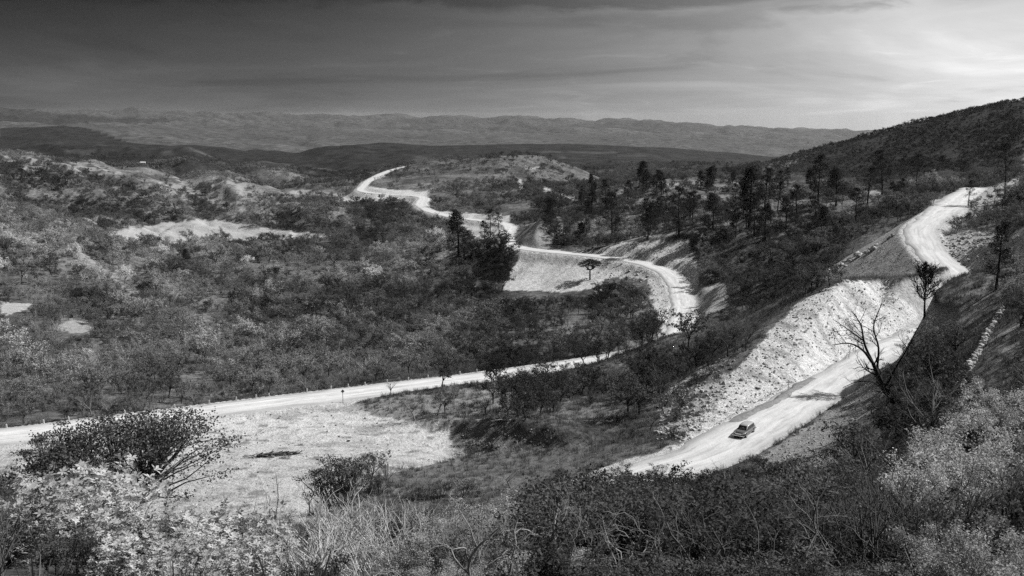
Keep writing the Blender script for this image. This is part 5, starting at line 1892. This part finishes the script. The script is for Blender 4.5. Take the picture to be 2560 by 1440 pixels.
def marker_post():
    bm = bmesh.new()
    box(bm, (0, 0, 0.26), (0.26, 0.26, 0.92))
    for v in bm.verts:
        if v.co.z > 0.5:
            v.co.x *= 0.72
            v.co.y *= 0.72
    bmesh.ops.bevel(bm, geom=list(bm.edges), offset=0.02, segments=1, affect='EDGES')
    me = bpy.data.meshes.new('marker_post')
    bm.to_mesh(me)
    bm.free()
    me.materials.append(W_PAINT)
    US = [30, 133, 205, 270, 343, 465, 542, 612, 663, 705, 790, 850, 895, 942, 1005, 1056, 1100, 1146, 1190, 1232]
    ru = 1280 + F * ROAD[:, 0] / (ROAD[:, 1] * CP - ROAD[:, 2] * SP)
    ok = (ROAD[:, 1] > 146) & (ROAD[:, 1] < 235) & (rdist > np.interp(0, [0], [0])) & (ROAD[:, 2] < -47.5)
    for n_, u in enumerate(US):
        i = int(np.argmin(np.where(ok, np.abs(ru - u), 1e9)))
        sgn = 1 if nor[i, 1] > 0 else -1
        px, py = ROAD[i, 0] + sgn * nor[i, 0] * (HW + 0.35), ROAD[i, 1] + sgn * nor[i, 1] * (HW + 0.35)
        o = link('marker_post', me)
        o.location = (px, py, float(height(px, py)) + 0.02)
        o.rotation_euler = (0, 0, 0.3)
        words = ['first', 'second', 'third', 'fourth', 'fifth', 'sixth', 'seventh', 'eighth', 'ninth', 'tenth', 'eleventh', 'twelfth', 'thirteenth', 'fourteenth',
                 'fifteenth', 'sixteenth', 'seventeenth', 'eighteenth', 'nineteenth', 'last']
        tag(o, 'white marker post on the far edge of the lower road, %s from the left' % words[n_], 'marker post', 'marker posts along the lower road')


marker_post()


def road_sign():
    x, y, _ = at(850, 1000, 184)
    i = int(np.argmin(np.hypot(ROAD[:, 0] - x, ROAD[:, 1] - y) + (ROAD[:, 2] > -47) * 99))
    sgn = -1 if nor[i, 1] > 0 else 1
    px, py = ROAD[i, 0] + sgn * nor[i, 0] * (HW + 1.0), ROAD[i, 1] + sgn * nor[i, 1] * (HW + 1.0)
    o = thing('road_sign', 'small dark diamond-shaped road sign on a thin post beside the lower road', 'road sign')
    bm = bmesh.new(); box(bm, (0, 0, 0.9), (0.09, 0.09, 2.6)); bm_mesh('post', bm, G_METAL, o, False, 0.01)
    bm = bmesh.new(); box(bm, (0, -0.07, 2.2), (0.5, 0.03, 0.5)); bmesh.ops.rotate(bm, verts=bm.verts, cent=(0, -0.07, 2.2), matrix=Matrix.Rotation(math.radians(45), 3, 'Y'))
    bm_mesh('plate', bm, G_METAL, o, False, 0.008)
    o.location = (px, py, float(height(px, py)))
    o.rotation_euler = (0, 0, 0.25)
    x, y, z = spot(1970, 981)
    o = thing('guide_post', 'thin white guide post with a short crossboard beside the rock cut', 'guide post')
    bm = bmesh.new(); box(bm, (0, 0, 0.9), (0.13, 0.13, 2.3)); bm_mesh('post', bm, W_PAINT, o, False, 0.012)
    bm = bmesh.new(); box(bm, (0, -0.09, 1.62), (0.7, 0.04, 0.16)); bm_mesh('crossboard', bm, W_PAINT, o, False, 0.008)
    o.location = (x, y, z)
    o.rotation_euler = (0, 0, -0.3)


road_sign()


def hut():
    x, y, z = spot(357, 411)
    o = thing('hut', 'tiny white hut far off on the hillside at the left', 'hut')
    bm = bmesh.new(); box(bm, (0, 0, 1.3), (8.0, 4.0, 3.4)); w = bm_mesh('wall', bm, W_PAINT, o)
    bm = bmesh.new()
    P = [(-4.4, -2.5, 2.9), (4.4, -2.5, 2.9), (4.4, 2.5, 2.9), (-4.4, 2.5, 2.9), (-4.2, 0, 4.3), (4.2, 0, 4.3)]
    vs = [bm.verts.new(p) for p in P]
    for f in ((0, 1, 5, 4), (2, 3, 4, 5), (3, 0, 4), (1, 2, 5), (3, 2, 1, 0)):
        bm.faces.new([vs[i] for i in f])
    bm_mesh('roof', bm, W_PAINT, o)
    bm = bmesh.new(); box(bm, (0.5, -2.01, 0.9), (1.0, 0.06, 2.0)); bm_mesh('door', bm, C_DARK, o)
    o.location = (x, y, z)
    o.rotation_euler = (0, 0, 0.2)


hut()
# ------------------------------------------------------------------ the air
def haze():
    x0, x1, y0, y1, z0, z1 = -26000, 26000, -400, 31500, -620, 75
    vs = [(x, y, z) for z in (z0, z1) for y in (y0, y1) for x in (x0, x1)]
    fs = np.array([(0, 2, 3, 1), (4, 5, 7, 6), (0, 1, 5, 4), (2, 6, 7, 3), (0, 4, 6, 2), (1, 3, 7, 5)])
    m = bpy.data.materials.new('air')
    m.use_nodes = True
    nt = m.node_tree
    nt.nodes.clear()
    out = nd(nt, 'ShaderNodeOutputMaterial')
    pv = nd(nt, 'ShaderNodeVolumePrincipled')
    pv.inputs['Color'].default_value = (0.9, 0.9, 0.9, 1)
    pv.inputs['Density'].default_value = HAZE_DENSITY
    pv.inputs['Anisotropy'].default_value = 0.3
    nt.links.new(pv.outputs[0], out.inputs['Volume'])
    o = link('haze', mesh_np('haze', vs, [fs], m))
    tag(o, kind='stuff')


HAZE_DENSITY = 1.5e-5
haze()
